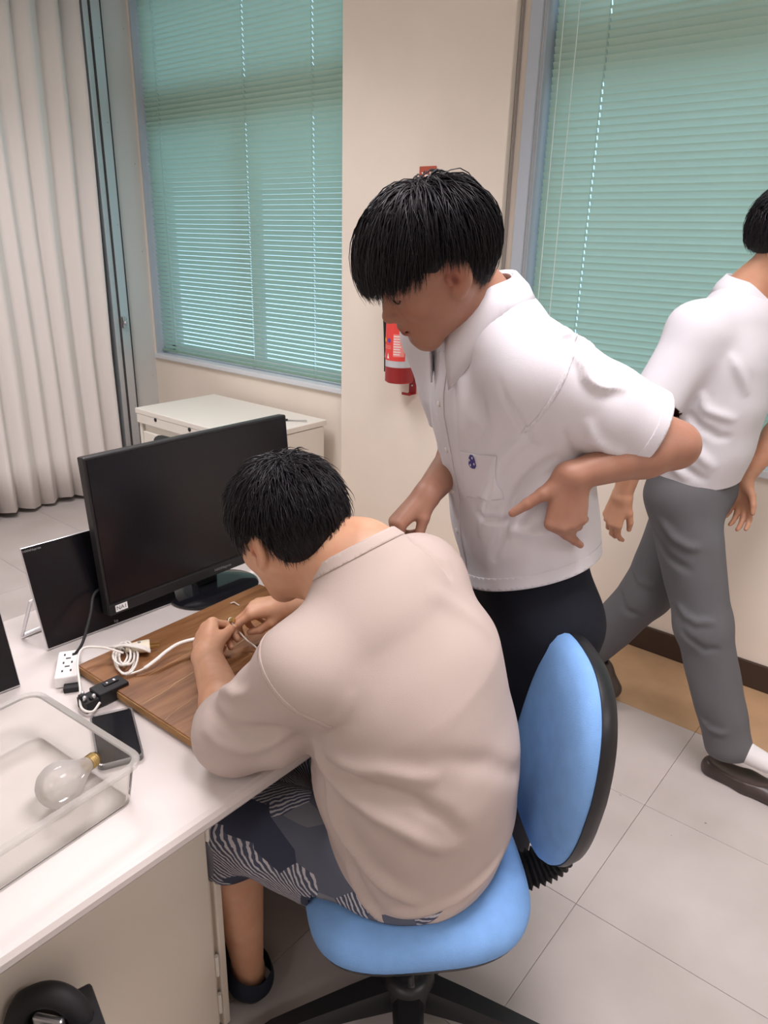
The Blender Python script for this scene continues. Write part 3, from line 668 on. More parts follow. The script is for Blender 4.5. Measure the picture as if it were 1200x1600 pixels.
# bellows between seat and backrest
bel = []
path = spline([(0, -0.10, 0.385), (0, -0.22, 0.392), (0, -0.29, 0.425), (0, -0.318, 0.50), (0, -0.315, 0.58)], 6)
for i, p in enumerate(path):
    t = (path[min(i + 1, len(path) - 1)] - path[max(i - 1, 0)]).normalized(); nn = Vector((1, 0, 0)); bb = t.cross(nn)
    for kk, sc2 in ((0, 1.0), (0.5, 0.78)):
        c = p + t * kk * 0.012
        bel.append([tuple(c + nn * 0.050 * sc2 * math.cos(a) + bb * 0.026 * sc2 * math.sin(a)) for a in [2 * math.pi * j / 20 for j in range(20)]])
obj('bellows', G().stack(bel), 'black_soft', CH)
obj('mechanism', G().box((0, -0.02, 0.372), (0.17, 0.22, 0.03), 0.006), 'black_plastic', CH)
obj('lever', G().tube([(-0.08, 0.02, 0.37), (-0.19, 0.03, 0.372), (-0.215, 0.03, 0.366)], 0.006, 8), 'black_plastic', CH, True)
obj('column', G().lathe([(0.030, 0.06), (0.034, 0.08), (0.034, 0.25), (0.028, 0.255), (0.028, 0.37)], 20), 'black_plastic', CH, True, angle=40)
obj('hub', G().lathe([(0.05, 0.055), (0.062, 0.07), (0.058, 0.115), (0.042, 0.13)], 24), 'black_plastic', CH, True, angle=50)
for k in range(5):
    a = math.radians(72 * k + 30); ca, sa = math.cos(a), math.sin(a); rings = []
    for r, w_, z0, z1 in [(0.03, 0.034, 0.06, 0.115), (0.12, 0.030, 0.062, 0.104), (0.22, 0.025, 0.060, 0.088), (0.30, 0.021, 0.054, 0.074), (0.315, 0.016, 0.054, 0.070)]:
        rings.append([(r * ca - w_ * u * sa, r * sa + w_ * u * ca, z0 + (z1 - z0) * v_) for u, v_ in [(-1, 0), (1, 0), (1, .6), (.7, 1), (-.7, 1), (-1, .6)]])
    obj('base_leg', G().stack(rings), 'black_plastic', CH, True, angle=45)
    Mc = Matrix.Translation((0.295 * ca, 0.295 * sa, 0.027)) @ Matrix.Rotation(a + 0.5, 4, 'Z') @ Matrix.Rotation(math.pi / 2, 4, 'X')
    cs = obj('caster', G().lathe([(0.018, -0.022), (0.026, -0.018), (0.026, -0.006), (0.02, -0.004), (0.02, 0.004), (0.026, 0.006), (0.026, 0.018), (0.018, 0.022)], 18, Mc), 'black_plastic', CH, True, angle=40)
    obj('caster_stem', G().lathe([(0.007, 0.03), (0.007, 0.065)], 8, Matrix.Translation((0.295 * ca, 0.295 * sa, 0))), 'steel', cs)
# ---- second chair, just its arm and seat corner reach into the frame
C2 = thing('armchair', 'black chair with a looped armrest at the bottom left corner', 'chair', (-0.60, -0.02, 0), math.radians(75))
Wc = lambda x, y, z: tuple(Matrix.Rotation(-math.radians(75), 3, 'Z') @ Vector((x + 0.60, y + 0.02, z)))
ctr = [(-0.985, 0.275, 0.50), (-0.965, 0.29, 0.545), (-0.925, 0.315, 0.560), (-0.885, 0.335, 0.545), (-0.865, 0.345, 0.50), (-0.87, 0.34, 0.40), (-0.92, 0.31, 0.37), (-0.97, 0.28, 0.40), (-0.985, 0.275, 0.48)]
ctr = [(-0.865 + (x + 0.865) * 0.62 + 0.012, y - 0.01, z - 0.045) for x, y, z in ctr]
arm = obj('armrest', G().tube(spline([Wc(*p) for p in ctr], 6), 0.019, 10), 'black_soft', C2, True)
obj('arm_plate', G().box(Wc(-0.875, 0.295, 0.425), (0.05, 0.012, 0.13), 0.004, rot=(0, 0, math.radians(-45))), 'steel', arm)
obj('seat', G().box(Wc(-0.62, 0.02, 0.435), (0.46, 0.46, 0.06), 0.02, 3), 'black_soft', C2)
obj('seat_corner', G().box(Wc(-0.845, 0.31, 0.44), (0.10, 0.14, 0.05), 0.006), 'black_soft', C2)
obj('backrest', G().box(Wc(-0.38, -0.04, 0.72), (0.44, 0.05, 0.40), 0.02, 3), 'black_soft', C2)
obj('back_post', G().box(Wc(-0.37, -0.045, 0.48), (0.08, 0.02, 0.24), 0.004), 'black_plastic', C2)
obj('column', G().lathe([(0.03, 0.06), (0.03, 0.42)], 14, Matrix.Translation(Wc(-0.62, 0.02, 0))), 'black_plastic', C2, True)
for k in range(5):
    a = 2 * math.pi * k / 5; p0 = Vector(Wc(-0.62, 0.02, 0.09)); p1 = p0 + Vector((0.27 * math.cos(a), 0.27 * math.sin(a), -0.035))
    obj('base_leg', G().tube([p0, p1], [0.022, 0.016], 8), 'black_plastic', C2, True)
    obj('caster', G().lathe([(0.022, -0.012), (0.026, 0), (0.022, 0.012)], 12, Matrix.Translation((p1.x, p1.y, 0.027)) @ Matrix.Rotation(math.pi / 2, 4, 'X')), 'black_plastic', C2, True)
# ================================================================== figures: implicit surfaces meshed with surface nets
def nv(v): v = np.asarray(v, float); return v / np.linalg.norm(v)
A3 = lambda p: np.asarray(p, float)
class Sh:
    """smooth union of simple solids"""
    def __init__(s): s.p = []
    def _add(s, fn, c, r, k, op): s.p.append((fn, A3(c), r, k, op)); return s
    def cap(s, a, b, ra, rb, k=0.02, op='u'):
        a = A3(a); b = A3(b); ba = b - a; L2 = max(ba @ ba, 1e-12)
        def fn(P):
            pa = P - a; t = np.clip(pa @ ba / L2, 0, 1); q = pa - t[:, None] * ba
            return np.sqrt((q * q).sum(1)) - (ra + (rb - ra) * t)
        return s._add(fn, (a + b) / 2, math.sqrt(L2) / 2 + max(ra, rb), k, op)
    def chain(s, pts, rs, k=0.02, op='u'):
        for i in range(len(pts) - 1): s.cap(pts[i], pts[i + 1], rs[i], rs[i + 1], k, op)
        return s
    def ell(s, c, rad, ax=None, k=0.02, op='u'):
        c = A3(c); rad = A3(rad); ax = np.eye(3) if ax is None else A3(ax)
        def fn(P):
            q = (P - c) @ ax.T; k0 = np.sqrt(((q / rad) ** 2).sum(1)); k1 = np.sqrt(((q / rad ** 2) ** 2).sum(1))
            return k0 * (k0 - 1) / np.maximum(k1, 1e-6)
        return s._add(fn, c, rad.max(), k, op)
    def ecap(s, a, b, wa, wb, lat, k=0.03, op='u'):
        """elliptic capsule: wa, wb = (half width along lat, half depth)"""
        a = A3(a); b = A3(b); ba = b - a; Ln = np.linalg.norm(ba); ax = ba / Ln
        lat = A3(lat); lat = nv(lat - ax * (lat @ ax)); fr = np.cross(ax, lat)
        def fn(P):
            pa = P - a; t = np.clip(pa @ ax / Ln, 0, 1); q = pa - (t * Ln)[:, None] * ax
            u = q @ lat; v = q @ fr; w_ = q @ ax
            A = wa[0] + (wb[0] - wa[0]) * t; B = wa[1] + (wb[1] - wa[1]) * t; m = np.minimum(A, B)
            k0 = np.sqrt((u / A) ** 2 + (v / B) ** 2 + (w_ / m) ** 2); k1 = np.sqrt((u / A ** 2) ** 2 + (v / B ** 2) ** 2 + (w_ / m ** 2) ** 2)
            return np.where(k0 < 1e-3, -m, k0 * (k0 - 1) / np.maximum(k1, 1e-6))
        return s._add(fn, (a + b) / 2, Ln / 2 + max(*wa, *wb), k, op)
    def xf(s, o, R, c0):
        """append another shape built in a local frame: rows of R are local axes in world"""
        R = A3(R); c0 = A3(c0)
        for fn, c, r, k, op in o.p:
            s._add((lambda P, fn=fn: fn((P - c0) @ R.T)), c0 + c @ R, r, k, op)
        return s
    def half(s, n, off, k=0.01, op='s'):
        n = nv(n); return s._add(lambda P: P @ n - off, (0, 0, 0), 5.0, k, op)
    def ev(s, P, prims=None):
        d = np.full(len(P), 9.0)
        for fn, c, r, k, op in (s.p if prims is None else prims):
            e = fn(P)
            if op == 'u':
                h = np.maximum(k - np.abs(d - e), 0) / k; d = np.minimum(d, e) - h * h * k * 0.25
            else:
                e = -e; h = np.maximum(k - np.abs(d - e), 0) / k; d = np.maximum(d, e) + h * h * k * 0.25
        return d
    def near(s, c, r):
        if getattr(s, 'n_', 0) != len(s.p): s.C_ = np.array([p[1] for p in s.p]); s.R_ = np.array([p[2] + p[3] + 0.05 for p in s.p]); s.n_ = len(s.p)
        return [s.p[i] for i in np.nonzero(((s.C_ - c) ** 2).sum(1) < (s.R_ + r) ** 2)[0]]
    def bounds(s):
        u = [p for p in s.p if p[4] == 'u' and p[2] < 4]
        return np.min([p[1] - p[2] for p in u], 0), np.max([p[1] + p[2] for p in u], 0)

def nets(sh, h, lo=None, hi=None):
    """surface nets on a sparse set of blocks; returns vertices, quads"""
    b0, b1 = sh.bounds(); lo = b0 - 2 * h if lo is None else A3(lo); hi = b1 + 2 * h if hi is None else A3(hi)
    B = 12; nb = np.maximum(np.ceil((hi - lo) / (h * B)).astype(int), 1); n = nb * B + 1
    V = np.full(n, 1.0, np.float32); ar = np.arange(B + 1) * h
    loc = np.stack(np.meshgrid(ar, ar, ar, indexing='ij'), -1).reshape(-1, 3); half = B * h / 2; diag = half * 1.7321
    for i in range(nb[0]):
        for j in range(nb[1]):
            for k in range(nb[2]):
                o = lo + np.array([i, j, k]) * (B * h); c = o + half; pr = sh.near(c, diag)
                sl = (slice(i * B, i * B + B + 1), slice(j * B, j * B + B + 1), slice(k * B, k * B + B + 1))
                if not any(p[4] == 'u' for p in pr): continue
                d0 = sh.ev(c[None], pr)[0]
                if abs(d0) > diag * 1.6 + 0.012:
                    V[sl] = 1.0 if d0 > 0 else -1.0; continue
                V[sl] = sh.ev(loc + o, pr).reshape(B + 1, B + 1, B + 1)
    sg = V < 0
    c8 = [(a, b, c) for a in (0, 1) for b in (0, 1) for c in (0, 1)]
    m = n - 1; cnt = np.zeros(m, np.int8)
    for a, b, c in c8: cnt += sg[a:a + m[0], b:b + m[1], c:c + m[2]]
    act = (cnt > 0) & (cnt < 8); idx = np.argwhere(act); vid = np.full(m, -1, np.int64); vid[act] = np.arange(len(idx))
    acc = np.zeros((len(idx), 3)); num = np.zeros(len(idx)); I, J, K = idx.T
    val = {c: V[I + c[0], J + c[1], K + c[2]].astype(float) for c in c8}
    for a in c8:
        for ax in range(3):
            if a[ax] == 0:
                b = list(a); b[ax] = 1; b = tuple(b); va, vb = val[a], val[b]; cr = (va < 0) != (vb < 0)
                t = np.where(cr, va / np.where(cr, va - vb, 1), 0); p = np.tile(A3(a), (len(idx), 1)); p[:, ax] = t
                acc += p * cr[:, None]; num += cr
    verts = (idx + acc / num[:, None]) * h + lo
    quads = []
    for ax in range(3):
        s0 = [slice(None)] * 3; s1 = [slice(None)] * 3; s0[ax] = slice(0, -1); s1[ax] = slice(1, None)
        e = sg[tuple(s0)] != sg[tuple(s1)]; fl = sg[tuple(s0)]
        E_ = np.argwhere(e); o1, o2 = [x for x in range(3) if x != ax]
        ok = (E_[:, o1] > 0) & (E_[:, o2] > 0) & (E_[:, o1] < m[o1]) & (E_[:, o2] < m[o2]); E_ = E_[ok]
        q = []
        for d1, d2 in ((1, 1), (0, 1), (0, 0), (1, 0)):
            c = E_.copy(); c[:, o1] -= d1; c[:, o2] -= d2; q.append(vid[c[:, 0], c[:, 1], c[:, 2]])
        q = np.stack(q, 1); f = fl[tuple(E_.T)]
        if ax == 1: f = ~f
        q[~f] = q[~f][:, ::-1]; quads.append(q)
    quads = np.concatenate(quads)
    quads = quads[(quads >= 0).all(1)]
    return verts, quads
def smooth(v, q, it=2, lam=0.5):
    e = np.concatenate([q[:, [0, 1]], q[:, [1, 2]], q[:, [2, 3]], q[:, [3, 0]]])
    for _ in range(it):
        acc = np.zeros_like(v); n = np.zeros(len(v))
        for a, b in ((0, 1), (1, 0)):
            np.add.at(acc, e[:, a], v[e[:, b]]); np.add.at(n, e[:, a], 1)
        v = v + lam * (acc / np.maximum(n, 1)[:, None] - v)
    return v
def normals(v, q):
    fn = np.cross(v[q[:, 2]] - v[q[:, 0]], v[q[:, 3]] - v[q[:, 1]]); n = np.zeros_like(v)
    for k in range(4): np.add.at(n, q[:, k], fn)
    return n / np.maximum(np.linalg.norm(n, axis=1), 1e-12)[:, None]
def seg_dist(P, pts):
    d = np.full(len(P), 9.0)
    pts = A3(pts); tt = np.zeros(len(P)); n = len(pts) - 1
    for i in range(n):
        a = pts[i]; ba = pts[i + 1] - a; t = np.clip((P - a) @ ba / (ba @ ba), 0, 1)
        e = np.linalg.norm(P - a - t[:, None] * ba, axis=1); m = e < d; d[m] = e[m]; tt[m] = (i + t[m]) / n
    return d, tt
def fold(v, q, strokes):
    """cloth folds: each stroke is (points, width, height); height < 0 is a crease"""
    n = normals(v, q); disp = np.zeros(len(v))
    for pts, w_, a in strokes:
        pts = [tuple(x) for x in spline(pts, 4)]; pts = A3([v[np.argmin(((v - A3(x)) ** 2).sum(1))] for x in pts]); pts = pts[np.r_[True, np.linalg.norm(np.diff(pts, axis=0), axis=1) > 1e-6]]
        if len(pts) < 2: continue
        d, t = seg_dist(v, pts); fade = np.clip(np.minimum(t, 1 - t) * 4, 0.0, 1) ** 0.7
        disp += a * fade * (np.exp(-(d / w_) ** 2) - 0.35 * np.exp(-(d / (2.2 * w_)) ** 2))
    return v + n * disp[:, None]
from mathutils import noise as MN
def ripple(v, q, amp, sc, stretch=(1, 1, 1), seed=0):
    n = normals(v, q); st = A3(stretch) * sc
    d = np.array([MN.noise(Vector(p * st + seed)) for p in v]); return v + n * (amp * d)[:, None]
def to_mesh(name, v, q, m, parent, org, col=None, is_smooth=True, cuts=(), thick=0.0, drop=None):
    """quads to an object; cuts = [(point, outward normal, radius or None)] trims the mesh with planes"""
    me = bpy.data.meshes.new(name)
    me.from_pydata([tuple(p) for p in (v - A3(org))], [], [tuple(int(i) for i in f) for f in q])
    for mm in (m if isinstance(m, (list, tuple)) else [m]): me.materials.append(MATS[mm] if isinstance(mm, str) else mm)
    if cuts:
        bm = bmesh.new(); bm.from_mesh(me)
        for cut_ in cuts:
            co, no, rad = cut_[:3]; co = Vector(A3(co) - A3(org)); no = Vector(no).normalized()
            fs = [f for f in bm.faces if rad is None or (f.calc_center_median() - co).length < rad]
            if len(cut_) > 3 and fs:
                ok_ = cut_[3](np.array([f.calc_center_median()[:] for f in fs]) + A3(org)); fs = [f for f, k_ in zip(fs, ok_) if k_]
            if not fs: continue
            ge = list({e for f in fs for e in f.edges}) + list({x for f in fs for x in f.verts}) + fs
            bmesh.ops.bisect_plane(bm, geom=ge, plane_co=co, plane_no=no, clear_outer=True, dist=1e-5)
        bmesh.ops.delete(bm, geom=[x for x in bm.verts if not x.link_faces], context='VERTS')
        bm.to_mesh(me); bm.free()
    if col is not None and not cuts:
        at = me.color_attributes.new('Tint', 'FLOAT_COLOR', 'POINT'); c4 = np.ones((len(v), 4)); c4[:, :3] = col
        at.data.foreach_set('color', c4.ravel())
    if is_smooth: me.shade_smooth()
    o = bpy.data.objects.new(name, me); COL.objects.link(o)
    if parent is not None: o.parent = parent
    if thick:
        s_ = o.modifiers.new('cloth', 'SOLIDIFY'); s_.thickness = thick; s_.offset = -1.0
    return o
def sewn(name, v, q, mask, planes, off, m, parent, org, thick=0.0015):
    """a piece of cloth sewn onto the surface: faces in mask, trimmed cleanly by the planes (point, outward normal), lifted by off"""
    n = normals(v, q); f = q[mask[q].any(1)]
    if not len(f): return None
    ids, inv = np.unique(f, return_inverse=True)
    o = to_mesh(name, v[ids] + n[ids] * off, inv.reshape(f.shape), m, parent, org, cuts=[(c, d, None) for c, d in planes])
    if thick: s_ = o.modifiers.new('cloth', 'SOLIDIFY'); s_.thickness = thick; s_.offset = -1.0
    return o
def arm_only(s, n0):
    """tells sleeve faces from trunk faces: the first n0 solids of s are the trunk"""
    t = Sh(); t.p = s.p[:n0]; a = Sh(); a.p = s.p[n0:]
    return lambda c: a.ev(c) < t.ev(c)
def patch(name, v, q, mask, off, m, parent, org, thick=0.0015):
    """a piece of cloth sewn onto the surface: the faces whose corners all lie in mask, lifted by off"""
    n = normals(v, q); f = q[mask[q].all(1)]
    if not len(f): return None
    ids, inv = np.unique(f, return_inverse=True); o = to_mesh(name, v[ids] + n[ids] * off, inv.reshape(f.shape), m, parent, org)
    if thick: s_ = o.modifiers.new('cloth', 'SOLIDIFY'); s_.thickness = thick; s_.offset = -1.0
    return o

def frame(fwd, up=(0, 0, 1)):
    """rows: right, forward, up"""
    f = nv(fwd); r = nv(np.cross(f, up)); return np.array([r, f, np.cross(r, f)])
def head_frame(yaw, pitch, roll=0.0):
    y = nv((yaw[0], yaw[1], 0)); p = math.radians(pitch); f = y * math.cos(p) - A3((0, 0, 1)) * math.sin(p)
    R = frame(f); c, s_ = math.cos(math.radians(roll)), math.sin(math.radians(roll))
    return np.array([c * R[0] + s_ * R[2], R[1], -s_ * R[0] + c * R[2]])

def head_shape(sc=1.0):
    s = Sh(); e = lambda c, r, k=0.02, op='u', ax=None: s.ell(A3(c) * sc, A3(r) * sc, ax, k * sc, op)
    def cp(a, b, ra, rb, k=0.015, op='u'): s.cap(A3(a) * sc, A3(b) * sc, ra * sc, rb * sc, k * sc, op)
    e((0, -0.012, 0.038), (0.077, 0.097, 0.084)); e((0, 0.028, 0.004), (0.066, 0.062, 0.082), 0.04)
    e((0, 0.030, -0.056), (0.052, 0.054, 0.050), 0.04)
    for x in (-1, 1):
        cp((x * 0.056, -0.008, -0.038), (x * 0.020, 0.066, -0.094), 0.022, 0.018, 0.03)
        e((x * 0.044, 0.058, -0.020), (0.024, 0.026, 0.024), 0.025)
    cp((-0.008, 0.072, -0.100), (0.008, 0.072, -0.100), 0.018, 0.018, 0.025)
    cp((-0.034, 0.076, 0.026), (0.034, 0.076, 0.026), 0.013, 0.013, 0.02)
    e((0, 0.074, -0.062), (0.028, 0.024, 0.028), 0.025)
    for x in (-1, 1):
        e((x * 0.031, 0.094, 0.008), (0.016, 0.012, 0.010), 0.016, 's')
        e((x * 0.031, 0.078, 0.006), (0.0165, 0.0125, 0.0125), 0.006)
    cp((0, 0.084, 0.012), (0, 0.106, -0.026), 0.0075, 0.0105, 0.016)
    e((0, 0.106, -0.030), (0.0115, 0.0105, 0.010), 0.010)
    for x in (-1, 1):
        e((x * 0.0125, 0.097, -0.034), (0.0085, 0.0105, 0.0080), 0.008)
        e((x * 0.0068, 0.104, -0.0415), (0.0042, 0.006, 0.0035), 0.003, 's')
    e((0, 0.0935, -0.0575), (0.021, 0.0105, 0.0065), 0.008); e((0, 0.0915, -0.0700), (0.0185, 0.0105, 0.0075), 0.008)
    cp((-0.021, 0.096, -0.0635), (0.021, 0.096, -0.0635), 0.0022, 0.0022, 0.004, 's')
    cp((-0.012, 0.096, -0.080), (0.012, 0.096, -0.080), 0.004, 0.004, 0.012, 's')
    for x in (-1, 1):     # ears
        ax = frame((-x * 0.30, 1, 0.12), (0, -0.25, 1)); ax = np.array([ax[0], ax[1], ax[2]])
        e((x * 0.082, -0.014, -0.003), (0.0095, 0.0205, 0.033), 0.008, 'u', ax)
        e((x * 0.094, -0.008, 0.002), (0.0110, 0.0125, 0.022), 0.004, 's', ax); e((x * 0.086, -0.012, 0.002), (0.004, 0.0075, 0.016), 0.004, 'u', ax); e((x * 0.090, -0.001, -0.010), (0.0075, 0.006, 0.0075), 0.003, 's', ax)
        e((x * 0.083, 0.006, -0.004), (0.005, 0.005, 0.008), 0.006, 'u', ax)
        e((x * 0.079, 0.000, -0.031), (0.007, 0.010, 0.010), 0.010, 'u', ax)
    return s
def head_tint(local, sc=1.0):
    """face colour: lips, ears, brows, plus painted shade between the lips and in the ears"""
    p = local / sc; c = np.ones((len(p), 3))
    def blot(cc, rr, mul, pw=1.5):
        g = np.exp(-((((p - A3(cc)) / A3(rr)) ** 2).sum(1)) ** pw)[:, None]; c[:] = c * (1 - g) + c * A3(mul) * g
    blot((0, 0.097, -0.0640), (0.024, 0.016, 0.0125), (0.86, 0.58, 0.58), 2.5)
    blot((0, 0.100, -0.0638), (0.022, 0.02, 0.0016), (0.45, 0.35, 0.35), 2)  # shade of the gap between the lips, painted in
    for x in (-1, 1):
        blot((x * 0.031, 0.088, 0.0015), (0.0155, 0.02, 0.0018), (0.16, 0.12, 0.12), 2)
        blot((x * 0.032, 0.088, 0.030), (0.022, 0.03, 0.005), (0.28, 0.25, 0.24), 2)
        blot((x * 0.084, -0.006, -0.003), (0.012, 0.018, 0.026), (1.0, 0.74, 0.70)); blot((x * 0.084, -0.001, -0.008), (0.012, 0.007, 0.010), (0.55, 0.42, 0.40)); blot((x * 0.046, 0.075, -0.025), (0.025, 0.03, 0.025), (1.02, 0.90, 0.87))  # ear redness, painted shade in the ear hollow, cheek tone
    return c

def hand_shape(wrist, fdir, back, side, curl, thumb, sc=1.0, spread=(0.10, 0.02, -0.05, -0.13), palm_k=0.014):
    """five-fingered hand. fdir: wrist to knuckles; back: dorsal direction; side +1 when the thumb lies along +cross(fdir, back)
       curl: per finger (index..little) three bends in degrees; thumb: three points in the local frame (x thumb side, y fingers, z back)"""
    s = Sh(); f = nv(fdir); b = A3(back); b = nv(b - f * (b @ f)); xs = np.cross(f, b) * side
    R = np.array([xs, f, b]); Wp = A3(wrist); L2W = lambda p: Wp + (A3(p) * sc) @ R
    kn = [(0.028, 0.090, 0.002), (0.009, 0.094, 0.005), (-0.010, 0.089, 0.003), (-0.027, 0.080, -0.002)]
    wr = [(0.013, 0.0, 0), (0.005, 0.0, 0.001), (-0.005, 0.0, 0.001), (-0.013, 0.0, 0)]
    ln = [(0.040, 0.025, 0.020), (0.044, 0.028, 0.021), (0.041, 0.026, 0.021), (0.032, 0.020, 0.019)]
    rr = [(0.0100, 0.0090, 0.0080, 0.0066), (0.0102, 0.0092, 0.0082, 0.0068), (0.0098, 0.0086, 0.0078, 0.0064), (0.0086, 0.0076, 0.0068, 0.0058)]
    tips = []
    for i in range(4):
        s.cap(L2W(wr[i]), L2W(kn[i]), 0.0185 * sc, 0.0125 * sc, palm_k * sc)
    s.cap(L2W((-0.014, 0.02, -0.008)), L2W((-0.022, 0.055, -0.010)), 0.016 * sc, 0.013 * sc, palm_k * sc)
    for i in range(4):
        p = A3(kn[i]); a = 0.0; pts = [p]
        for seg in range(3):
            a += math.radians(curl[i][seg]); d = A3((math.sin(spread[i]) * math.cos(a), math.cos(spread[i]) * math.cos(a), -math.sin(a)))
            p = p + d * ln[i][seg]; pts.append(p)
        k = 0.007 * sc
        for seg in range(3): s.cap(L2W(pts[seg]), L2W(pts[seg + 1]), rr[i][seg] * sc, rr[i][seg + 1] * sc, k if seg == 0 else 0.003 * sc)
        tips.append(L2W(pts[-1]))
    t = [A3((0.016, 0.012, -0.006))] + [A3(q) for q in thumb]; tr_ = [0.0165, 0.0125, 0.0102, 0.0078]
    for i in range(3): s.cap(L2W(t[i]), L2W(t[i + 1]), tr_[i] * sc, tr_[i + 1] * sc, 0.014 * sc if i == 0 else 0.004 * sc)
    tips.append(L2W(t[-1]))
    # nails: position, dorsal direction
    return s, tips
def body_mesh(name, sh, coarse, boxes, m, parent, org, tint=None):
    """one mesh of the whole body, meshed finer inside the boxes (head, hands)"""
    v, q = nets(sh, coarse); v = smooth(v, q, 1); c = v[q].mean(1); keep = np.ones(len(q), bool)
    for lo, hi, h in boxes: keep &= ~((c > A3(lo) + coarse * 1.2) & (c < A3(hi) - coarse * 1.2)).all(1)
    V = [v]; Q = [q[keep]]; n = len(v)
    for lo, hi, h in boxes:
        vv, qq = nets(sh, h, lo, hi); cc = vv[qq].mean(1)
        vv = smooth(vv, qq, 1, 0.4); V.append(vv); Q.append(qq + n); n += len(vv)
    V = np.concatenate(V); Q = np.concatenate(Q)
    used = np.unique(Q); mp = np.full(len(V), -1); mp[used] = np.arange(len(used)); V = V[used]; Q = mp[Q]
    col = tint(V) if tint is not None else None
    return to_mesh(name, V, Q, m, parent, org, col)

def skin_mat(name, col):
    m = mat(name, col, 0.48, 0.35, bump=0.06, bscale=420, sss=0.12); nt = m.node_tree; b = nt.nodes['Principled BSDF']
    at = nt.nodes.new('ShaderNodeVertexColor'); at.layer_name = 'Tint'
    mx = nt.nodes.new('ShaderNodeMix'); mx.data_type = 'RGBA'; mx.blend_type = 'MULTIPLY'; mx.inputs[0].default_value = 1.0
    n = nt.nodes.new('ShaderNodeTexNoise'); n.inputs['Scale'].default_value = 25; n.inputs['Detail'].default_value = 3
    tc = nt.nodes.new('ShaderNodeTexCoord'); nt.links.new(tc.outputs['Object'], n.inputs['Vector'])
    r = nt.nodes.new('ShaderNodeValToRGB'); r.color_ramp.elements[0].color = tuple(x * f for x, f in zip(col, (0.97, 0.88, 0.85))) + (1,)
    r.color_ramp.elements[1].color = tuple(min(1, x * 1.07) for x in col) + (1,)
    r.color_ramp.elements[0].position = .3; r.color_ramp.elements[1].position = .7
    nt.links.new(n.outputs['Fac'], r.inputs['Fac']); nt.links.new(r.outputs['Color'], mx.inputs[6]); nt.links.new(at.outputs['Color'], mx.inputs[7])
    nt.links.new(mx.outputs[2], b.inputs['Base Color'])
mat('hair', (0.008, 0.007, 0.010), 0.36, 0.38)
mat('hair_cap', (0.008, 0.007, 0.008), 0.6, 0.25)

def strands(org, R, sc, n, root_ok, length, cut, crown, lift, rad, lo_pull=0.35, seed=1, wild=0.15, seg=9, grav=(0, 0, -1), cling=1.5, rise=0.9, cj=1.0):
    """hair locks grown over an ellipsoid in head space, all at once; returns verts, faces in world"""
    rng = np.random.RandomState(seed); C0 = A3((0, -0.010, 0.040)); RA = A3((0.080, 0.100, 0.088)); crown = A3(crown)
    jit = rng.normal(size=(n * 8, 3)) * A3((0.020, 0.020, 0.0)); un = lambda x: x / np.maximum(np.linalg.norm(x, axis=1), 1e-9)[:, None]
    d = un(rng.normal(size=(n * 8, 3))); P = C0 + d * RA; ok = root_ok(P); P = P[ok][:n]; d = d[ok][:n]; n = len(P); crown = crown + jit[:n] * cj
    nn = un(d / RA); tang = P - crown; tang = un(tang - nn * (tang * nn).sum(1)[:, None] + rng.normal(size=(n, 3)) * wild * 0.03)
    L = length * rng.uniform(0.72, 1.15, n); ds = (L / seg)[:, None]; lf = lift * rng.uniform(0.45, 1.3, n); layer = 1.0 + lf * 0.45 + 0.06 * rng.rand(n)
    dr = un(tang + nn * rise + rng.normal(size=(n, 3)) * wild); pts = [P.copy()]; alive = np.ones(n, bool)
    for i in range(seg):
        q = (P - C0) / RA; rr = np.linalg.norm(q, axis=1); nn = un(q / RA)
        tang = P - crown; tang = un(tang - nn * (tang * nn).sum(1)[:, None]) + A3(grav) * lo_pull
        inw = np.minimum(0, (tang * nn).sum(1)) * (rr < layer); tang = un(tang - nn * inw[:, None])
        dr = un(dr * 0.55 + tang * 0.45 + rng.normal(size=(n, 3)) * wild * 0.25)
        dr = un(dr - nn * (cling * np.maximum(0, rr - layer))[:, None])
        Pn = P + dr * ds; q = (Pn - C0) / RA; rr = np.linalg.norm(q, axis=1); lim = 1.0 + 0.3 * lf
        Pn = np.where((rr < lim)[:, None], C0 + q / rr[:, None] * lim[:, None] * RA, Pn)
        P = np.where(alive[:, None], Pn, P + dr * 1e-5); alive &= ~cut(P, rng); pts.append(P.copy())
    W = np.stack(pts, 1) * sc @ R + A3(org)                         # n, seg+1, 3
    m = seg + 1; t = np.gradient(W, axis=1); t /= np.maximum(np.linalg.norm(t, axis=2), 1e-12)[..., None]
    a = np.cross(t, A3((0.3, 0.5, 0.81))); a /= np.maximum(np.linalg.norm(a, axis=2), 1e-9)[..., None]; b = np.cross(t, a)
    ln = np.cumsum(np.linalg.norm(np.diff(W, axis=1), axis=2), 1); fr = np.concatenate([np.zeros((n, 1)), ln], 1) / np.maximum(ln[:, -1:], 1e-6)
    r = rad * rng.uniform(0.75, 1.25, (n, 1)) * np.clip(1.0 - 0.9 * np.maximum(0, fr - 0.45) / 0.55, 0.06, 1)
    V = np.stack([W + (a * math.cos(2.094 * k) + b * math.sin(2.094 * k)) * r[..., None] for k in range(3)], 2).reshape(-1, 3)
    base = (np.arange(n)[:, None] * m + np.arange(m - 1)[None]).reshape(-1) * 3
    F = np.concatenate([np.stack([base + k, base + (k + 1) % 3, base + 3 + (k + 1) % 3, base + 3 + k], 1) for k in range(3)])
    return V, F
def hair_obj(name, org, R, sc, parent, porg, capshape, cap_h, st, label=None):
    v, q = nets(capshape, cap_h); v = v * sc @ R + A3(org)
    o = to_mesh(name, st[0], st[1], 'hair', parent, porg)
    c = to_mesh('hair_base', v, q, 'hair_cap', o, porg)
    return o
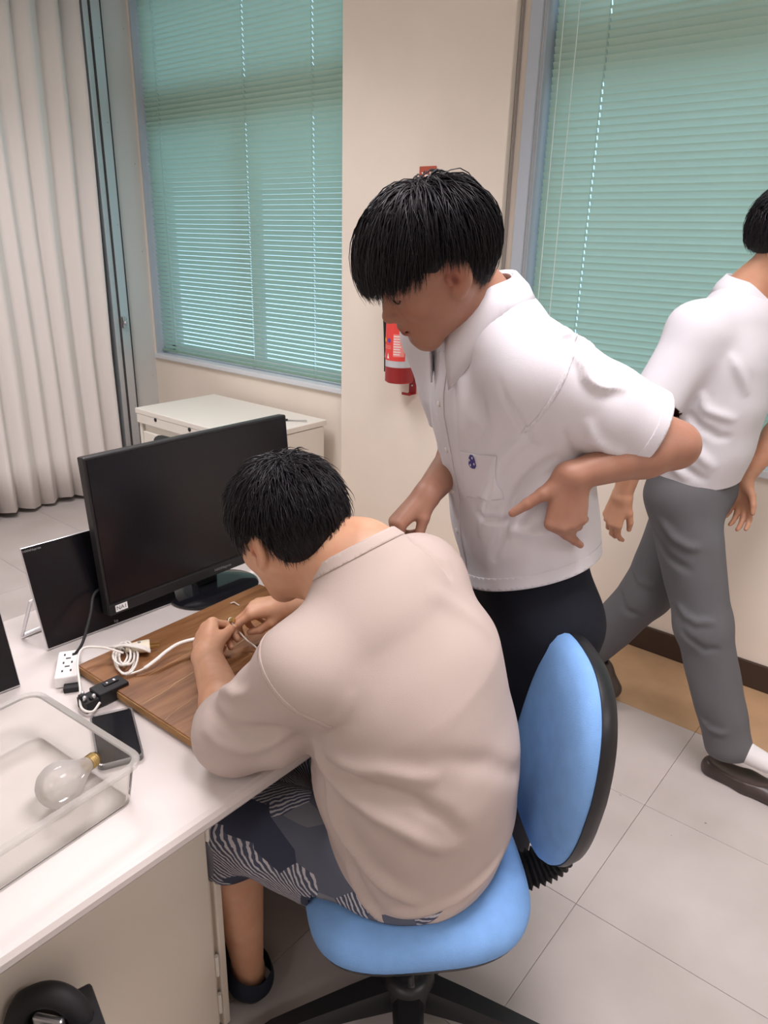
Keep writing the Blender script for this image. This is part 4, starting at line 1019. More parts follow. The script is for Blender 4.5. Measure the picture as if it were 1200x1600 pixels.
# ================================================================== clothing materials
def cloth_mat(name, col, weave=900, wst=0.25, wr=0.0, noise=0.03):
    m = mat(name, col, 0.85, 0.15, noise=noise, nscale=6, bump=wst, bscale=weave)
    return m
cloth_mat('white_cotton', (0.70, 0.69, 0.73), 500, 0.12, noise=0.015)
cloth_mat('beige_jersey', (0.51, 0.425, 0.385), 700, 0.15, noise=0.02)
cloth_mat('navy_twill', (0.016, 0.018, 0.026), 900, 0.15)
cloth_mat('grey_twill', (0.135, 0.135, 0.145), 900, 0.2)
cloth_mat('sock_white', (0.80, 0.78, 0.78), 600, 0.3)
mat('shoe_brown', (0.055, 0.04, 0.035), 0.35, 0.4); mat('shoe_navy', (0.018, 0.022, 0.036), 0.7, 0.2); mat('shoe_black', (0.02, 0.018, 0.018), 0.4, 0.4)
mat('belt', (0.02, 0.017, 0.016), 0.4, 0.4); mat('button', (0.80, 0.78, 0.74), 0.3, 0.4); mat('crest', (0.06, 0.05, 0.22), 0.6)
mat('stitch', (0.66, 0.62, 0.63), 0.9)
skin_mat('skin_tan', (0.36, 0.19, 0.13)); skin_mat('skin_light', (0.60, 0.345, 0.22)); skin_mat('skin_mid', (0.50, 0.27, 0.17))
def shorts_mat():
    m = bpy.data.materials.new('printed_shorts'); m.use_nodes = True; nt = m.node_tree; b = nt.nodes['Principled BSDF']; b.inputs['Roughness'].default_value = 0.9
    tc = nt.nodes.new('ShaderNodeTexCoord'); mp = nt.nodes.new('ShaderNodeMapping'); mp.inputs['Scale'].default_value = (1, 1, 1); mp.inputs['Rotation'].default_value = (0.3, 0.5, 0.6)
    nt.links.new(tc.outputs['Object'], mp.inputs[0])
    vo = nt.nodes.new('ShaderNodeTexVoronoi'); vo.inputs['Scale'].default_value = 15; nt.links.new(mp.outputs[0], vo.inputs['Vector'])
    wv = nt.nodes.new('ShaderNodeTexWave'); wv.inputs['Scale'].default_value = 44; wv.inputs['Distortion'].default_value = 3.5; wv.inputs['Detail'].default_value = 2; wv.inputs['Detail Scale'].default_value = 1.2
    nt.links.new(mp.outputs[0], wv.inputs['Vector'])
    r1 = nt.nodes.new('ShaderNodeValToRGB'); r1.color_ramp.interpolation = 'CONSTANT'; e = r1.color_ramp.elements
    e[0].position = 0; e[0].color = (0.06, 0.07, 0.11, 1); e[1].position = 0.64; e[1].color = (0.48, 0.47, 0.49, 1); k = e.new(0.52); k.color = (0.12, 0.13, 0.18, 1)
    sp = nt.nodes.new('ShaderNodeSeparateColor'); nt.links.new(vo.outputs['Color'], sp.inputs[0])
    nt.links.new(wv.outputs['Fac'], r1.inputs['Fac'])
    r2 = nt.nodes.new('ShaderNodeValToRGB'); r2.color_ramp.interpolation = 'CONSTANT'; e = r2.color_ramp.elements
    e[0].position = 0; e[0].color = (0, 0, 0, 1); e[1].position = 0.58; e[1].color = (1, 1, 1, 1)
    nt.links.new(sp.outputs[0], r2.inputs['Fac'])
    r3 = nt.nodes.new('ShaderNodeValToRGB'); r3.color_ramp.interpolation = 'CONSTANT'; e = r3.color_ramp.elements
    e[0].position = 0; e[0].color = (0.035, 0.042, 0.072, 1); e[1].position = 0.35; e[1].color = (0.10, 0.112, 0.15, 1); k3 = e.new(0.7); k3.color = (0.17, 0.175, 0.20, 1)
    nt.links.new(sp.outputs[1], r3.inputs['Fac'])
    mx = nt.nodes.new('ShaderNodeMix'); mx.data_type = 'RGBA'
    nt.links.new(r2.outputs['Color'], mx.inputs[0]); nt.links.new(r3.outputs['Color'], mx.inputs[6]); nt.links.new(r1.outputs['Color'], mx.inputs[7])
    nt.links.new(mx.outputs[2], b.inputs['Base Color']); MATS['printed_shorts'] = m
shorts_mat()
UP = A3((0, 0, 1))
CB = A3((0.590, -0.728, 0.350)); CR = A3((0.771, 0.637, 0.024)); CU = A3((-0.240, 0.255, 0.937))   # towards the viewer, to the right, up

def collar(name, ctr, R, rx, ry, h, drop, flare, m, parent, org, front=0.9, point=0.05, gap=0.35):
    """folded shirt collar: a stand rising round the neck and a leaf turned down over it, open at the front"""
    n = 40; rows = []
    for k in range(n + 1):
        t = k / n; a = gap + (2 * math.pi - 2 * gap) * t; s_, c_ = math.sin(a), math.cos(a)   # a = 0 is the front
        near = math.cos(a / 1.0) * 0.5 + 0.5 if True else 0
        fr = max(0.0, c_) ** 1.5
        hz = h * (1 - 0.55 * fr)
        base = A3((s_ * rx, c_ * ry * (1.0 + 0.25 * fr), -0.012 - 0.022 * fr)); top = A3((s_ * rx * 0.93, c_ * ry * 0.93 * (1.0 + 0.25 * fr), hz - 0.03 * fr))
        out = A3((s_ * (rx + flare), c_ * (ry + flare) * (1.0 + 0.22 * fr), hz - drop * (1 + 0.25 * fr) - 0.03 * fr)) + A3((0, 0.0, -point * fr * 0.8))
        fold_ = top + A3((s_ * 0.006, c_ * 0.006, 0.002)); mid = (fold_ + out) / 2 + A3((s_, c_, 0.3)) * 0.004
        rows.append([base, top, fold_, mid, out])
    V = np.array([p for r in rows for p in r]) @ R + A3(ctr); q = []
    for k in range(n):
        for j in range(4): a = k * 5 + j; q.append((a, a + 1, a + 6, a + 5))
    return to_mesh(name, V, np.array(q), m, parent, org, thick=0.003)
def leg_prims(s, hip, knee, ank, r=(0.085, 0.058, 0.040), toe=None):
    s.cap(hip, knee, r[0], r[1], 0.03); calf = A3(knee) * 0.68 + A3(ank) * 0.32
    s.cap(knee, calf, r[1] * 0.92, r[1] * 0.98, 0.02); s.cap(calf, ank, r[1] * 0.98, r[2], 0.02)
    if toe is not None: s.cap(A3(ank) + A3((0, 0, -0.03)), toe, 0.036, 0.026, 0.02)
def shoe(name, heel, toe, m, parent, org, w_=0.045, h_=0.05, open_=0.0, label=None):
    heel = A3(heel); toe = A3(toe); s = Sh(); d = nv(toe - heel); lat = nv(np.cross(d, UP)); L = np.linalg.norm(toe - heel)
    s.ecap(heel + d * 0.035 + UP * 0.03, heel + d * L * 0.45 + UP * 0.032, (0.033, h_ * 0.62), (0.038, h_ * 0.58), lat, 0.02)
    s.ecap(heel + d * L * 0.45 + UP * 0.032, toe - d * 0.045 + UP * 0.026, (0.038, h_ * 0.58), (w_, 0.026), lat, 0.02)
    v, q = nets(s, 0.005); v = smooth(v, q, 1)
    return to_mesh(name, v, q, m, parent, org, cuts=[((heel + toe) / 2 + UP * 0.004, (0, 0, -1), None)])

# ================================================================== the standing boy in the white shirt
OA = A3((-0.655, 1.335, 0.0))
PA = thing('person', 'standing boy in a white short-sleeved shirt, hand on hip, looking down', 'person', tuple(OA))
FA = nv((-0.52, -0.87, 0)); RA_ = nv(np.cross(FA, UP)); LA = -RA_
sA = [A3((-0.650, 1.325, 0.899)), A3((-0.696, 1.321, 1.082)), A3((-0.723, 1.310, 1.219)), A3((-0.743, 1.283, 1.339)), A3((-0.764, 1.259, 1.439))]
neckA = A3((-0.776, 1.210, 1.515)); headA = A3((-0.806, 1.112, 1.575)); RhA = head_frame((-0.63, -0.78), 35, 11)
shL = A3((-0.615, 1.193, 1.395)); shR = A3((-0.908, 1.305, 1.435)); elL = A3((-0.423, 1.384, 1.268)); wrL = A3((-0.538, 1.196, 1.226))
elR = A3((-0.852, 1.348, 1.201)); wrR = A3((-0.809, 1.134, 1.142))
SCA = 1.05
b = Sh(); hs = head_shape(SCA); b.xf(hs, RhA, headA)
b.cap(headA + A3((0, -0.030, -0.045)) @ RhA, neckA + A3((0, 0, -0.02)), 0.052, 0.060, 0.03); b.cap(headA + A3((0, 0.0, -0.06)) @ RhA, neckA + FA * 0.03, 0.042, 0.045, 0.03)
wT = [(0.155, 0.105), (0.140, 0.095), (0.155, 0.105), (0.165, 0.105), (0.12, 0.075)]
for i in range(4): b.ecap(sA[i], sA[i + 1], wT[i], wT[i + 1], RA_, 0.04)
b.cap(sA[4], neckA, 0.075, 0.058, 0.05)
for sh_, el, wr_ in ((shL, elL, wrL), (shR, elR, wrR)):
    b.cap(sA[4], sh_, 0.06, 0.055, 0.04); b.chain([sh_, sh_ * 0.5 + el * 0.5, el], [0.056, 0.050, 0.042], 0.02)
    mid = el * 0.70 + wr_ * 0.30; b.chain([el, mid, wr_], [0.041, 0.042, 0.027], 0.02)
hL, tipsL = hand_shape(wrL, -0.06 * CR - 0.97 * CU - 0.22 * CB, CB + 0.25 * CU + 0.1 * CR, 1, [(10, 8, 6), (40, 50, 25), (50, 55, 30), (55, 55, 30)],
                       [(0.050, 0.036, 0.002), (0.076, 0.056, 0.000), (0.099, 0.075, -0.006)], 1.0, spread=(-1.0, -1.05, -1.15, -1.25))
hR, tipsR = hand_shape(wrR, -0.66 * CR - 0.62 * CU + 0.1 * CB, 0.35 * CB + 0.62 * CU - 0.75 * CR, -1, [(48, 30, 15), (58, 45, 25), (64, 55, 30), (68, 58, 30)],
                       [(0.030, 0.045, -0.022), (0.030, 0.072, -0.040), (0.024, 0.092, -0.052)], 0.95)
b.p += hL.p + hR.p
legs = {}
for sgn, nm in ((1, 'L'), (-1, 'R')):
    hip = sA[0] + LA * 0.085 * sgn + A3((0, 0, -0.04)); kn = A3((hip[0] - 0.05, hip[1] + 0.01, 0.50)) + FA * 0.02; an = A3((hip[0] - 0.11, hip[1] + 0.02, 0.09)) - FA * 0.02
    legs[nm] = (hip, kn, an); leg_prims(b, hip, kn, an, toe=an + FA * 0.13 + A3((0, 0, -0.055)))
def bx3(c, r, h): c = A3(c); return (c - r, c + r, h)
def tintA(V): return head_tint((V - headA) @ RhA.T, SCA)
hc = wrL + nv(-0.36 * CR - 0.90 * CU) * 0.07
body_mesh('body', b, 0.006, [bx3(headA, 0.150, 0.0026), bx3(hc, 0.115, 0.0024), bx3(wrR + nv(-0.66 * CR - 0.62 * CU) * 0.07, 0.10, 0.0026)], 'skin_tan', PA, OA, tintA)
# lash lines of the lowered eyes
for x in (-1, 1):
    pts = []
    for xx, zz in ((0.047, 0.002), (0.042, -0.0025), (0.036, -0.005), (0.030, -0.006), (0.024, -0.005), (0.018, -0.001)):
        ys = np.linspace(0.12, 0.04, 161); Pq = np.stack([np.full(161, x * xx), ys, np.full(161, zz)], 1) * SCA; dd = hs.ev(Pq); k = int(np.argmax(dd < 0))
        pts.append(Vector((Pq[k] + A3((0, 0.0006, 0))) @ RhA + headA - OA))
    obj('eyelashes', G().tube(spline(pts, 4), [0.0006] + [0.0015] * 18 + [0.0008, 0.0006], 6), 'hair', PA, True)
# shirt
s = Sh(); wS = [(0.182, 0.138), (0.175, 0.130), (0.183, 0.133), (0.190, 0.128), (0.150, 0.095)]
ext = sA[0] + (sA[0] - sA[1]) * 0.6; s.ecap(ext, sA[0], (0.186, 0.140), wS[0], RA_, 0.04)
for i in range(4): s.ecap(sA[i], sA[i + 1], wS[i], wS[i + 1], RA_, 0.05)
s.cap(sA[4], neckA + UP * 0.01, 0.085, 0.070, 0.05)
nA = len(s.p); cuffL = shL * 0.22 + elL * 0.78; axl = nv(elL - shL)
for sh_, el in ((shL, elL), (shR, elR)):
    s.cap(sA[4], sh_, 0.070, 0.068, 0.05); lat = nv(np.cross(el - sh_, CB)); 
    s.ecap(sh_ - (el - sh_) * 0.05, sh_ + (el - sh_) * 0.45, (0.088, 0.075), (0.080, 0.068), lat, 0.05); s.ecap(sh_ + (el - sh_) * 0.45, sh_ + (el - sh_) * 1.0, (0.080, 0.068), (0.079, 0.062), lat, 0.02)
v, q = nets(s, 0.0055); v = smooth(v, q, 2)
FOLDS_A = [
 ([(-0.617, 1.190, 1.335), (-0.644, 1.162, 1.264), (-0.679, 1.146, 1.147), (-0.710, 1.147, 1.058)], 0.014, 0.010), ([(-0.570, 1.224, 1.241), (-0.599, 1.169, 1.173), (-0.624, 1.134, 1.087)], 0.012, 0.010),
 ([(-0.592, 1.217, 1.263), (-0.618, 1.163, 1.195), (-0.652, 1.135, 1.078), (-0.676, 1.140, 1.016)], 0.010, -0.008), ([(-0.622, 1.157, 1.130), (-0.661, 1.144, 1.113), (-0.725, 1.163, 1.117)], 0.007, -0.006),
 ([(-0.548, 1.273, 1.133), (-0.575, 1.186, 1.111), (-0.633, 1.147, 1.100)], 0.012, 0.007), ([(-0.633, 1.165, 1.394), (-0.616, 1.161, 1.328), (-0.599, 1.174, 1.270)], 0.007, -0.004),
 ([(-0.584, 1.181, 1.431), (-0.547, 1.204, 1.389), (-0.507, 1.267, 1.364)], 0.009, 0.007), ([(-0.603, 1.170, 1.441), (-0.584, 1.202, 1.446), (-0.555, 1.239, 1.418)], 0.007, 0.007),
 ([(-0.549, 1.208, 1.343), (-0.512, 1.244, 1.297), (-0.473, 1.290, 1.271)], 0.012, 0.006), ([(-0.752, 1.223, 1.432), (-0.737, 1.166, 1.344), (-0.746, 1.165, 1.243)], 0.016, 0.006),
 ([(-0.841, 1.234, 1.319), (-0.814, 1.209, 1.221), (-0.775, 1.207, 1.092)], 0.012, 0.006), ([(-0.676, 1.175, 1.375), (-0.686, 1.167, 1.316), (-0.715, 1.166, 1.249)], 0.018, -0.005),
 ([(-0.576, 1.186, 1.342), (-0.550, 1.214, 1.272), (-0.518, 1.250, 1.234)], 0.010, -0.005)]
v = fold(v, q, [(p, w_, a * 1.7) for p, w_, a in FOLDS_A]); v = ripple(v, q, 0.004, 9.0, seed=3)
spn = nv(sA[1] - sA[0])
HEM_P = A3((-0.630, 1.186, 0.975)); HEM_N = nv(np.cross(A3((-0.600, 1.446, 1.009)) - HEM_P, A3((-0.747, 1.236, 0.933)) - HEM_P)); HEM_N = HEM_N if HEM_N[2] < 0 else -HEM_N
shirt = to_mesh('shirt', v, q, 'white_cotton', PA, OA, cuts=[(HEM_P, HEM_N, None), (cuffL, axl, 0.16, arm_only(s, nA)), (shR * 0.25 + elR * 0.75, nv(elR - shR), 0.14, arm_only(s, nA)), (neckA + UP * 0.015, nv(UP * 0.8 + FA * 0.45), 0.12)], thick=0.003)
# sewn details in shirt coordinates: u to his left, z along the spine
def shirt_uv(V):
    d = V - sA[2]; return d @ LA, d @ spn, d @ FA
u_, z_, f_ = shirt_uv(v); sleeve_t = (v - shL) @ axl / np.linalg.norm(elL - shL); sleeve_r = np.linalg.norm((v - shL) - ((v - shL) @ axl)[:, None] * axl, axis=1)
onarm = (sleeve_t > 0.12) & (sleeve_r < 0.11) & (u_ > 0.10)
inner = ((v - HEM_P) @ HEM_N < -0.002)
hd = (v - HEM_P) @ HEM_N
sewn('hem_band', v, q, (hd > -0.045) & ~onarm, [(HEM_P - HEM_N * 0.0015, HEM_N), (HEM_P - HEM_N * 0.026, -HEM_N)], 0.0010, 'white_cotton', shirt, OA)
c1 = cuffL - axl * 0.0015; c0 = cuffL - axl * 0.024
sewn('cuff_band', v, q, (sleeve_t > 0.6) & (sleeve_t < 0.95) & onarm, [(c1, axl), (c0, -axl)], 0.0010, 'white_cotton', shirt, OA)
pA = sA[2]
pk = sewn('pocket', v, q, (u_ > 0.035) & (u_ < 0.16) & (z_ > -0.10) & (z_ < 0.06) & (f_ > 0.02), [(pA + LA * 0.052, -LA), (pA + LA * 0.142, LA), (pA + spn * 0.035, nv(spn + 0.12 * LA)), (pA - spn * 0.068, -spn)], 0.0020, 'white_cotton', shirt, OA)
sewn('placket', v, q, (np.abs(u_) < 0.03) & (f_ > 0) & (z_ < 0.26), [(pA + LA * 0.017, LA), (pA - LA * 0.017, -LA), (HEM_P - HEM_N * 0.002, HEM_N), (pA + spn * 0.22, spn)], 0.0018, 'white_cotton', shirt, OA)
yk = nv(FA * 0.9 + spn * 0.5)
sewn('shoulder_seam', v, q, (np.abs((v - shL) @ axl - 0.005) < 0.03) & (np.linalg.norm(v - shL, axis=1) < 0.105), [(shL + axl * 0.009, axl), (shL + axl * 0.002, -axl)], 0.0012, 'white_cotton', shirt, OA)
def surf_pt(u0, z0, front=True):
    m = (np.abs(u_ - u0) < 0.03) & (np.abs(z_ - z0) < 0.03) & (f_ > 0) & ~onarm; i = np.where(m)[0]; n_ = normals(v, q); j = i[np.argmin((u_[i] - u0) ** 2 + (z_[i] - z0) ** 2)]
    return v[j], n_[j]
for zz in (0.12, 0.03, -0.06, -0.15):
    p, n_ = surf_pt(0.0, zz); Rm = Vector((0, 0, 1)).rotation_difference(Vector(n_)).to_matrix().to_4x4()
    obj('button', G().lathe([(0.0055, 0.002), (0.0055, 0.004), (0.004, 0.0045)], 14, Matrix.Translation(Vector(p - OA)) @ Rm), 'button', shirt, True)
# crest on the pocket: a shield with a top knob
p, n_ = surf_pt(0.085, 0.008); tx = nv(np.cross(UP, n_)); ty = np.cross(n_, tx)
def decal(name, poly, off, m_, parent): 
    vs = [tuple(p + n_ * off + tx * a + ty * c - OA) for a, c in poly] + [tuple(p + n_ * (off - 0.0012) + tx * a + ty * c - OA) for a, c in poly]; n2 = len(poly)
    return obj(name, (vs, [tuple(range(n2)), tuple(range(2 * n2 - 1, n2 - 1, -1))] + [(k, (k + 1) % n2, n2 + (k + 1) % n2, n2 + k) for k in range(n2)]), m_, parent)
sc9 = 1.25
CRP = [(-0.002, 0.011), (0.002, 0.011), (0.0055, 0.006), (0.0065, 0.0), (0.0075, -0.006), (0.005, -0.0105), (0, -0.012), (-0.005, -0.0105), (-0.0075, -0.006), (-0.0065, 0.0), (-0.0055, 0.006)]
cr = decal('crest', [(a * sc9, c * sc9) for a, c in CRP], 0.0042, 'crest', pk if pk else shirt)
for a, c in ((-0.0046, 0.0015), (-0.0034, -0.0065), (0.0046, -0.0030), (0.0016, 0.0065)):
    decal('crest_mark', [((a + 0.0012 * math.cos(t)) * sc9, (c + 0.0022 * math.sin(t)) * sc9) for t in [k * math.pi / 4 for k in range(8)]], 0.0046, 'white_cotton', cr)
Rc = frame(nv(FA + 0.0 * RA_ - 0.30 * UP))
collar('collar', neckA + A3((0, 0, -0.012)) - FA * 0.010, Rc, 0.074, 0.078, 0.040, 0.052, 0.024, 'white_cotton', shirt, OA, point=0.075, gap=0.42)
# trousers, belt, shoes
s = Sh(); wst = sA[0] + spn * 0.13
s.ecap(wst, sA[0] - spn * 0.05, (0.148, 0.106), (0.165, 0.118), RA_, 0.03)
for nm in 'LR':
    hip, kn, an = legs[nm]; s.cap(hip + UP * 0.02, kn, 0.100, 0.078, 0.035); s.cap(kn, an + A3((0, 0, -0.05)), 0.078, 0.070, 0.02)
v2, q2 = nets(s, 0.007); v2 = smooth(v2, q2, 1)
to_mesh('trousers', v2, q2, 'navy_twill', PA, OA, cuts=[(wst, spn, 0.3), (A3((OA[0], OA[1], 0.045)), (0, 0, -1), None)], thick=0.003)
s = Sh(); s.ecap(wst - spn * 0.03, wst + spn * 0.005, (0.154, 0.112), (0.153, 0.111), RA_, 0.01)
v2, q2 = nets(s, 0.006); to_mesh('belt', v2, q2, 'belt', PA, OA, cuts=[(wst + spn * 0.004, spn, None), (wst - spn * 0.032, -spn, None)])
for nm in 'LR':
    an = legs[nm][2]; h0 = A3((an[0], an[1], 0.0)) - FA * 0.06; shoe('shoe', h0, h0 + FA * 0.27, 'shoe_black', PA, OA)
# hair: bowl cut
gup = RhA @ UP
cap_ = Sh(); cap_.ell((0, -0.006, 0.044), (0.091, 0.110, 0.086), None, 0.02)
cap_.ell((0, 0.060, 0.040), (0.070, 0.056, 0.060), None, 0.03); cap_.ell((0, -0.045, 0.01), (0.080, 0.068, 0.06), None, 0.03)
cap_.half(gup, -0.010, 0.012); cap_.ell((0, 0.105, -0.085), (0.16, 0.085, 0.085), None, 0.012, 's')
for x in (-1, 1): cap_.ell((x * 0.105, -0.012, -0.022), (0.050, 0.046, 0.056), None, 0.008, 's')
cap_.ell((0, -0.06, -0.110), (0.16, 0.09, 0.078), None, 0.01, 's')
def okA(p): return (p[:, 2] > 0.050) | ((p[:, 1] < -0.02) & (p[:, 2] > -0.02))
def cutA(p, rng):
    y = p[:, 1]; h = p @ gup; r = rng.uniform(-1, 1, len(p))
    lim = np.interp(y, [-0.09, -0.05, -0.028, 0.02, 0.045, 0.085, 0.12], [-0.020, -0.018, 0.016, 0.010, -0.016, -0.032, -0.036])
    return h < lim + r * 0.008 - np.where((y > 0.085) & (r > 0.8), 0.022, 0)
stA = strands(headA, RhA, SCA, 5200, okA, 0.26, cutA, (0.0, -0.045, 0.122), 0.27, 0.00115, 0.55, seed=4, wild=0.055, seg=13, grav=-gup, cling=0.9, rise=0.35, cj=0.8)
hair_obj('hair', headA, RhA, SCA, PA, OA, cap_, 0.004, stA)
# ================================================================== the seated boy in the beige T-shirt
OB = A3((-0.66, 0.95, 0.0))
PB = thing('person', 'seated boy in a beige T-shirt bending over the board, seen from behind', 'person', tuple(OB))
FB = nv((-0.99, -0.10, 0)); RB = nv(np.cross(FB, UP)); LB = -RB
FP = nv((-0.90, -0.42, 0)); RP = nv(np.cross(FP, UP))            # pelvis is turned a little towards the viewer
sB = [A3((-0.666, 0.947, 0.482)), A3((-0.655, 0.945, 0.603)), A3((-0.652, 0.919, 0.742)), A3((-0.672, 0.897, 0.902)), A3((-0.705, 0.862, 1.030))]
neckB = A3((-0.746, 0.857, 1.103)); headB = A3((-0.871, 0.819, 1.135)); RhB = head_frame((-0.99, 0.10), 25, 5)
shL = A3((-0.727, 0.709, 0.977)); shR = A3((-0.728, 1.007, 1.025)); elL = A3((-0.902, 0.696, 0.775)); wrL = A3((-1.132, 0.814, 0.785))
elR = A3((-0.93, 1.13, 0.86)); wrR = A3((-1.108, 1.031, 0.830))
SCB = 0.98
b = Sh(); b.xf(head_shape(SCB), RhB, headB)
b.cap(headB + A3((0, -0.028, -0.040)) @ RhB, neckB, 0.056, 0.066, 0.03); b.cap(headB + A3((0, 0.01, -0.06)) @ RhB, neckB + A3((-0.03, 0, -0.05)), 0.048, 0.055, 0.03)
wT = [(0.160, 0.130), (0.165, 0.130), (0.165, 0.125), (0.16, 0.115), (0.12, 0.085)]
for i in range(4): b.ecap(sB[i], sB[i + 1], wT[i], wT[i + 1], RB if i > 1 else nv(RB + RP), 0.05)
b.cap(sB[4], neckB, 0.08, 0.066, 0.05)
for sh_, el, wr_ in ((shL, elL, wrL), (shR, elR, wrR)):
    b.cap(sB[4], sh_, 0.07, 0.060, 0.05); b.chain([sh_, sh_ * 0.5 + el * 0.5, el], [0.060, 0.054, 0.044], 0.02)
    mid = el * 0.66 + wr_ * 0.34; b.chain([el, mid, wr_], [0.044, 0.043, 0.031], 0.02)
fL = nv(A3((-1.267, 0.913, 0.790)) - wrL); bL = CB * 0.75 - CR * 0.45 + CU * 0.25
hL, tL = hand_shape(wrL, fL, bL, 1, [(58, 62, 30), (66, 66, 35), (70, 70, 35), (72, 70, 35)], [(0.036, 0.046, -0.020), (0.040, 0.076, -0.034), (0.036, 0.100, -0.046)], 1.02)
fR = nv(-CR * 0.95 - CU * 0.12 + CB * 0.0); bR = nv(CU * 0.85 + CB * 0.45)
hR, tR = hand_shape(wrR, fR, bR, -1, [(28, 30, 12), (36, 45, 20), (46, 52, 25), (54, 55, 25)], [(0.030, 0.046, -0.026), (0.030, 0.078, -0.044), (0.026, 0.106, -0.050)], 0.92)
b.p += hL.p + hR.p
hipL = sB[0] - RP * 0.09; hipR = sB[0] + RP * 0.09
knL = A3((-0.985, 0.735, 0.50)); anL = A3((-0.965, 0.748, 0.085)); knR = A3((-1.06, 1.02, 0.50)); anR = A3((-1.10, 1.05, 0.085))
toeL = anL + A3((-0.13, -0.02, -0.055)); toeR = anR + A3((-0.13, 0.02, -0.055))
leg_prims(b, hipL, knL, anL, (0.088, 0.060, 0.034), toeL); leg_prims(b, hipR, knR, anR, (0.088, 0.060, 0.040), toeR)
def tintB(V): return head_tint((V - headB) @ RhB.T, SCB)
body_mesh('body', b, 0.006, [bx3(headB, 0.145, 0.003), bx3(wrL + fL * 0.06, 0.085, 0.0024), bx3(wrR + fR * 0.06, 0.085, 0.0024)], 'skin_light', PB, OB, tintB)
# T-shirt
s = Sh(); wS = [(0.178, 0.155), (0.192, 0.166), (0.202, 0.168), (0.190, 0.150), (0.140, 0.100)]
for i in range(4): s.ecap(sB[i], sB[i + 1], wS[i], wS[i + 1], RB if i > 1 else nv(RB + RP), 0.06)
s.ecap(sB[0] + A3((0, 0, -0.07)), sB[0], (0.190, 0.164), (0.180, 0.156), nv(RB + RP), 0.04); s.cap(sB[4], neckB, 0.092, 0.080, 0.06)
nB = len(s.p); s.cap(sB[4], shR, 0.080, 0.070, 0.05); s.cap(sB[4], shL, 0.072, 0.070, 0.05)
s.cap(shR, elR, 0.076, 0.074, 0.05); s.cap(elR, elR * 0.55 + wrR * 0.45, 0.078, 0.066, 0.03)
s.cap(shL, elL, 0.072, 0.064, 0.05); s.cap(elL, elL * 0.75 + wrL * 0.25, 0.064, 0.060, 0.03); s.cap(shL * 0.4 + elL * 0.6 + A3((0.03, 0, -0.03)), elL + A3((0.012, -0.005, 0.0)), 0.066, 0.064, 0.03)
v, q = nets(s, 0.006); v = smooth(v, q, 2)
FOLDS_B = [
 ([(-0.715, 0.695, 0.841), (-0.654, 0.724, 0.798), (-0.589, 0.779, 0.747), (-0.534, 0.836, 0.686)], 0.018, 0.013), ([(-0.709, 0.692, 0.826), (-0.668, 0.709, 0.734), (-0.613, 0.746, 0.633), (-0.555, 0.819, 0.542)], 0.016, 0.013),
 ([(-0.696, 0.708, 0.836), (-0.633, 0.748, 0.814), (-0.570, 0.787, 0.786), (-0.531, 0.848, 0.707)], 0.014, -0.010), ([(-0.701, 0.689, 0.807), (-0.680, 0.706, 0.689), (-0.649, 0.737, 0.587), (-0.614, 0.785, 0.513)], 0.014, -0.010),
 ([(-0.681, 0.723, 0.842), (-0.618, 0.777, 0.849), (-0.573, 0.824, 0.812)], 0.016, 0.008), ([(-0.664, 0.712, 0.935), (-0.670, 0.711, 0.885), (-0.697, 0.709, 0.841)], 0.014, -0.006),
 ([(-0.663, 0.732, 0.973), (-0.673, 0.707, 0.910), (-0.698, 0.711, 0.846)], 0.016, 0.004), ([(-0.906, 0.682, 0.852), (-0.811, 0.675, 0.905), (-0.751, 0.692, 0.954)], 0.012, 0.008),
 ([(-0.918, 0.662, 0.830), (-0.822, 0.669, 0.853), (-0.739, 0.679, 0.906)], 0.014, -0.007), ([(-0.901, 0.661, 0.798), (-0.807, 0.669, 0.828), (-0.726, 0.681, 0.887)], 0.014, 0.007),
 ([(-0.614, 0.785, 0.513), (-0.551, 0.852, 0.548), (-0.512, 0.956, 0.584)], 0.012, 0.008), ([(-0.602, 0.808, 0.486), (-0.533, 0.869, 0.524), (-0.497, 0.958, 0.562)], 0.010, -0.007),
 ([(-0.644, 0.865, 1.074), (-0.616, 0.920, 1.027), (-0.586, 0.983, 0.936)], 0.02, 0.005), ([(-0.685, 0.696, 0.679), (-0.642, 0.747, 0.540), (-0.595, 0.819, 0.467)], 0.012, 0.009),
 ([(-0.705, 0.907, 1.122), (-0.672, 0.936, 1.099), (-0.655, 0.954, 1.049)], 0.012, -0.006), ([(-0.580, 0.813, 0.860), (-0.527, 0.913, 0.776), (-0.507, 1.019, 0.707)], 0.02, -0.005)]
v = fold(v, q, [(p, w_, a * 1.4) for p, w_, a in FOLDS_B]); v = ripple(v, q, 0.005, 8.0, seed=11)
opn = elL * 0.84 + wrL * 0.16
tee = to_mesh('t_shirt', v, q, 'beige_jersey', PB, OB, cuts=[(opn, nv(wrL - elL), 0.13, arm_only(s, nB)), (elR * 0.60 + wrR * 0.40, nv(wrR - elR), 0.12, arm_only(s, nB)), (neckB + nv(neckB - sB[4]) * 0.030, nv(neckB - sB[4] + A3((-0.05, 0, 0.05))), 0.14), (A3((-0.66, 0.95, 0.484)), (0, 0, -1), None)], thick=0.003)
nd = nv(neckB - sB[4] + A3((-0.05, 0, 0.05))); npt = neckB + nv(neckB - sB[4]) * 0.030
sewn('neck_band', v, q, (np.abs((v - npt) @ nd) < 0.05) & (np.linalg.norm(v - neckB, axis=1) < 0.14), [(npt - nd * 0.0012, nd), (npt - nd * 0.020, -nd)], 0.0016, 'beige_jersey', tee, OB)
axs = nv(nv(elL - shL) - 0.25 * RB); sp_ = shL + nv(elL - shL) * 0.012
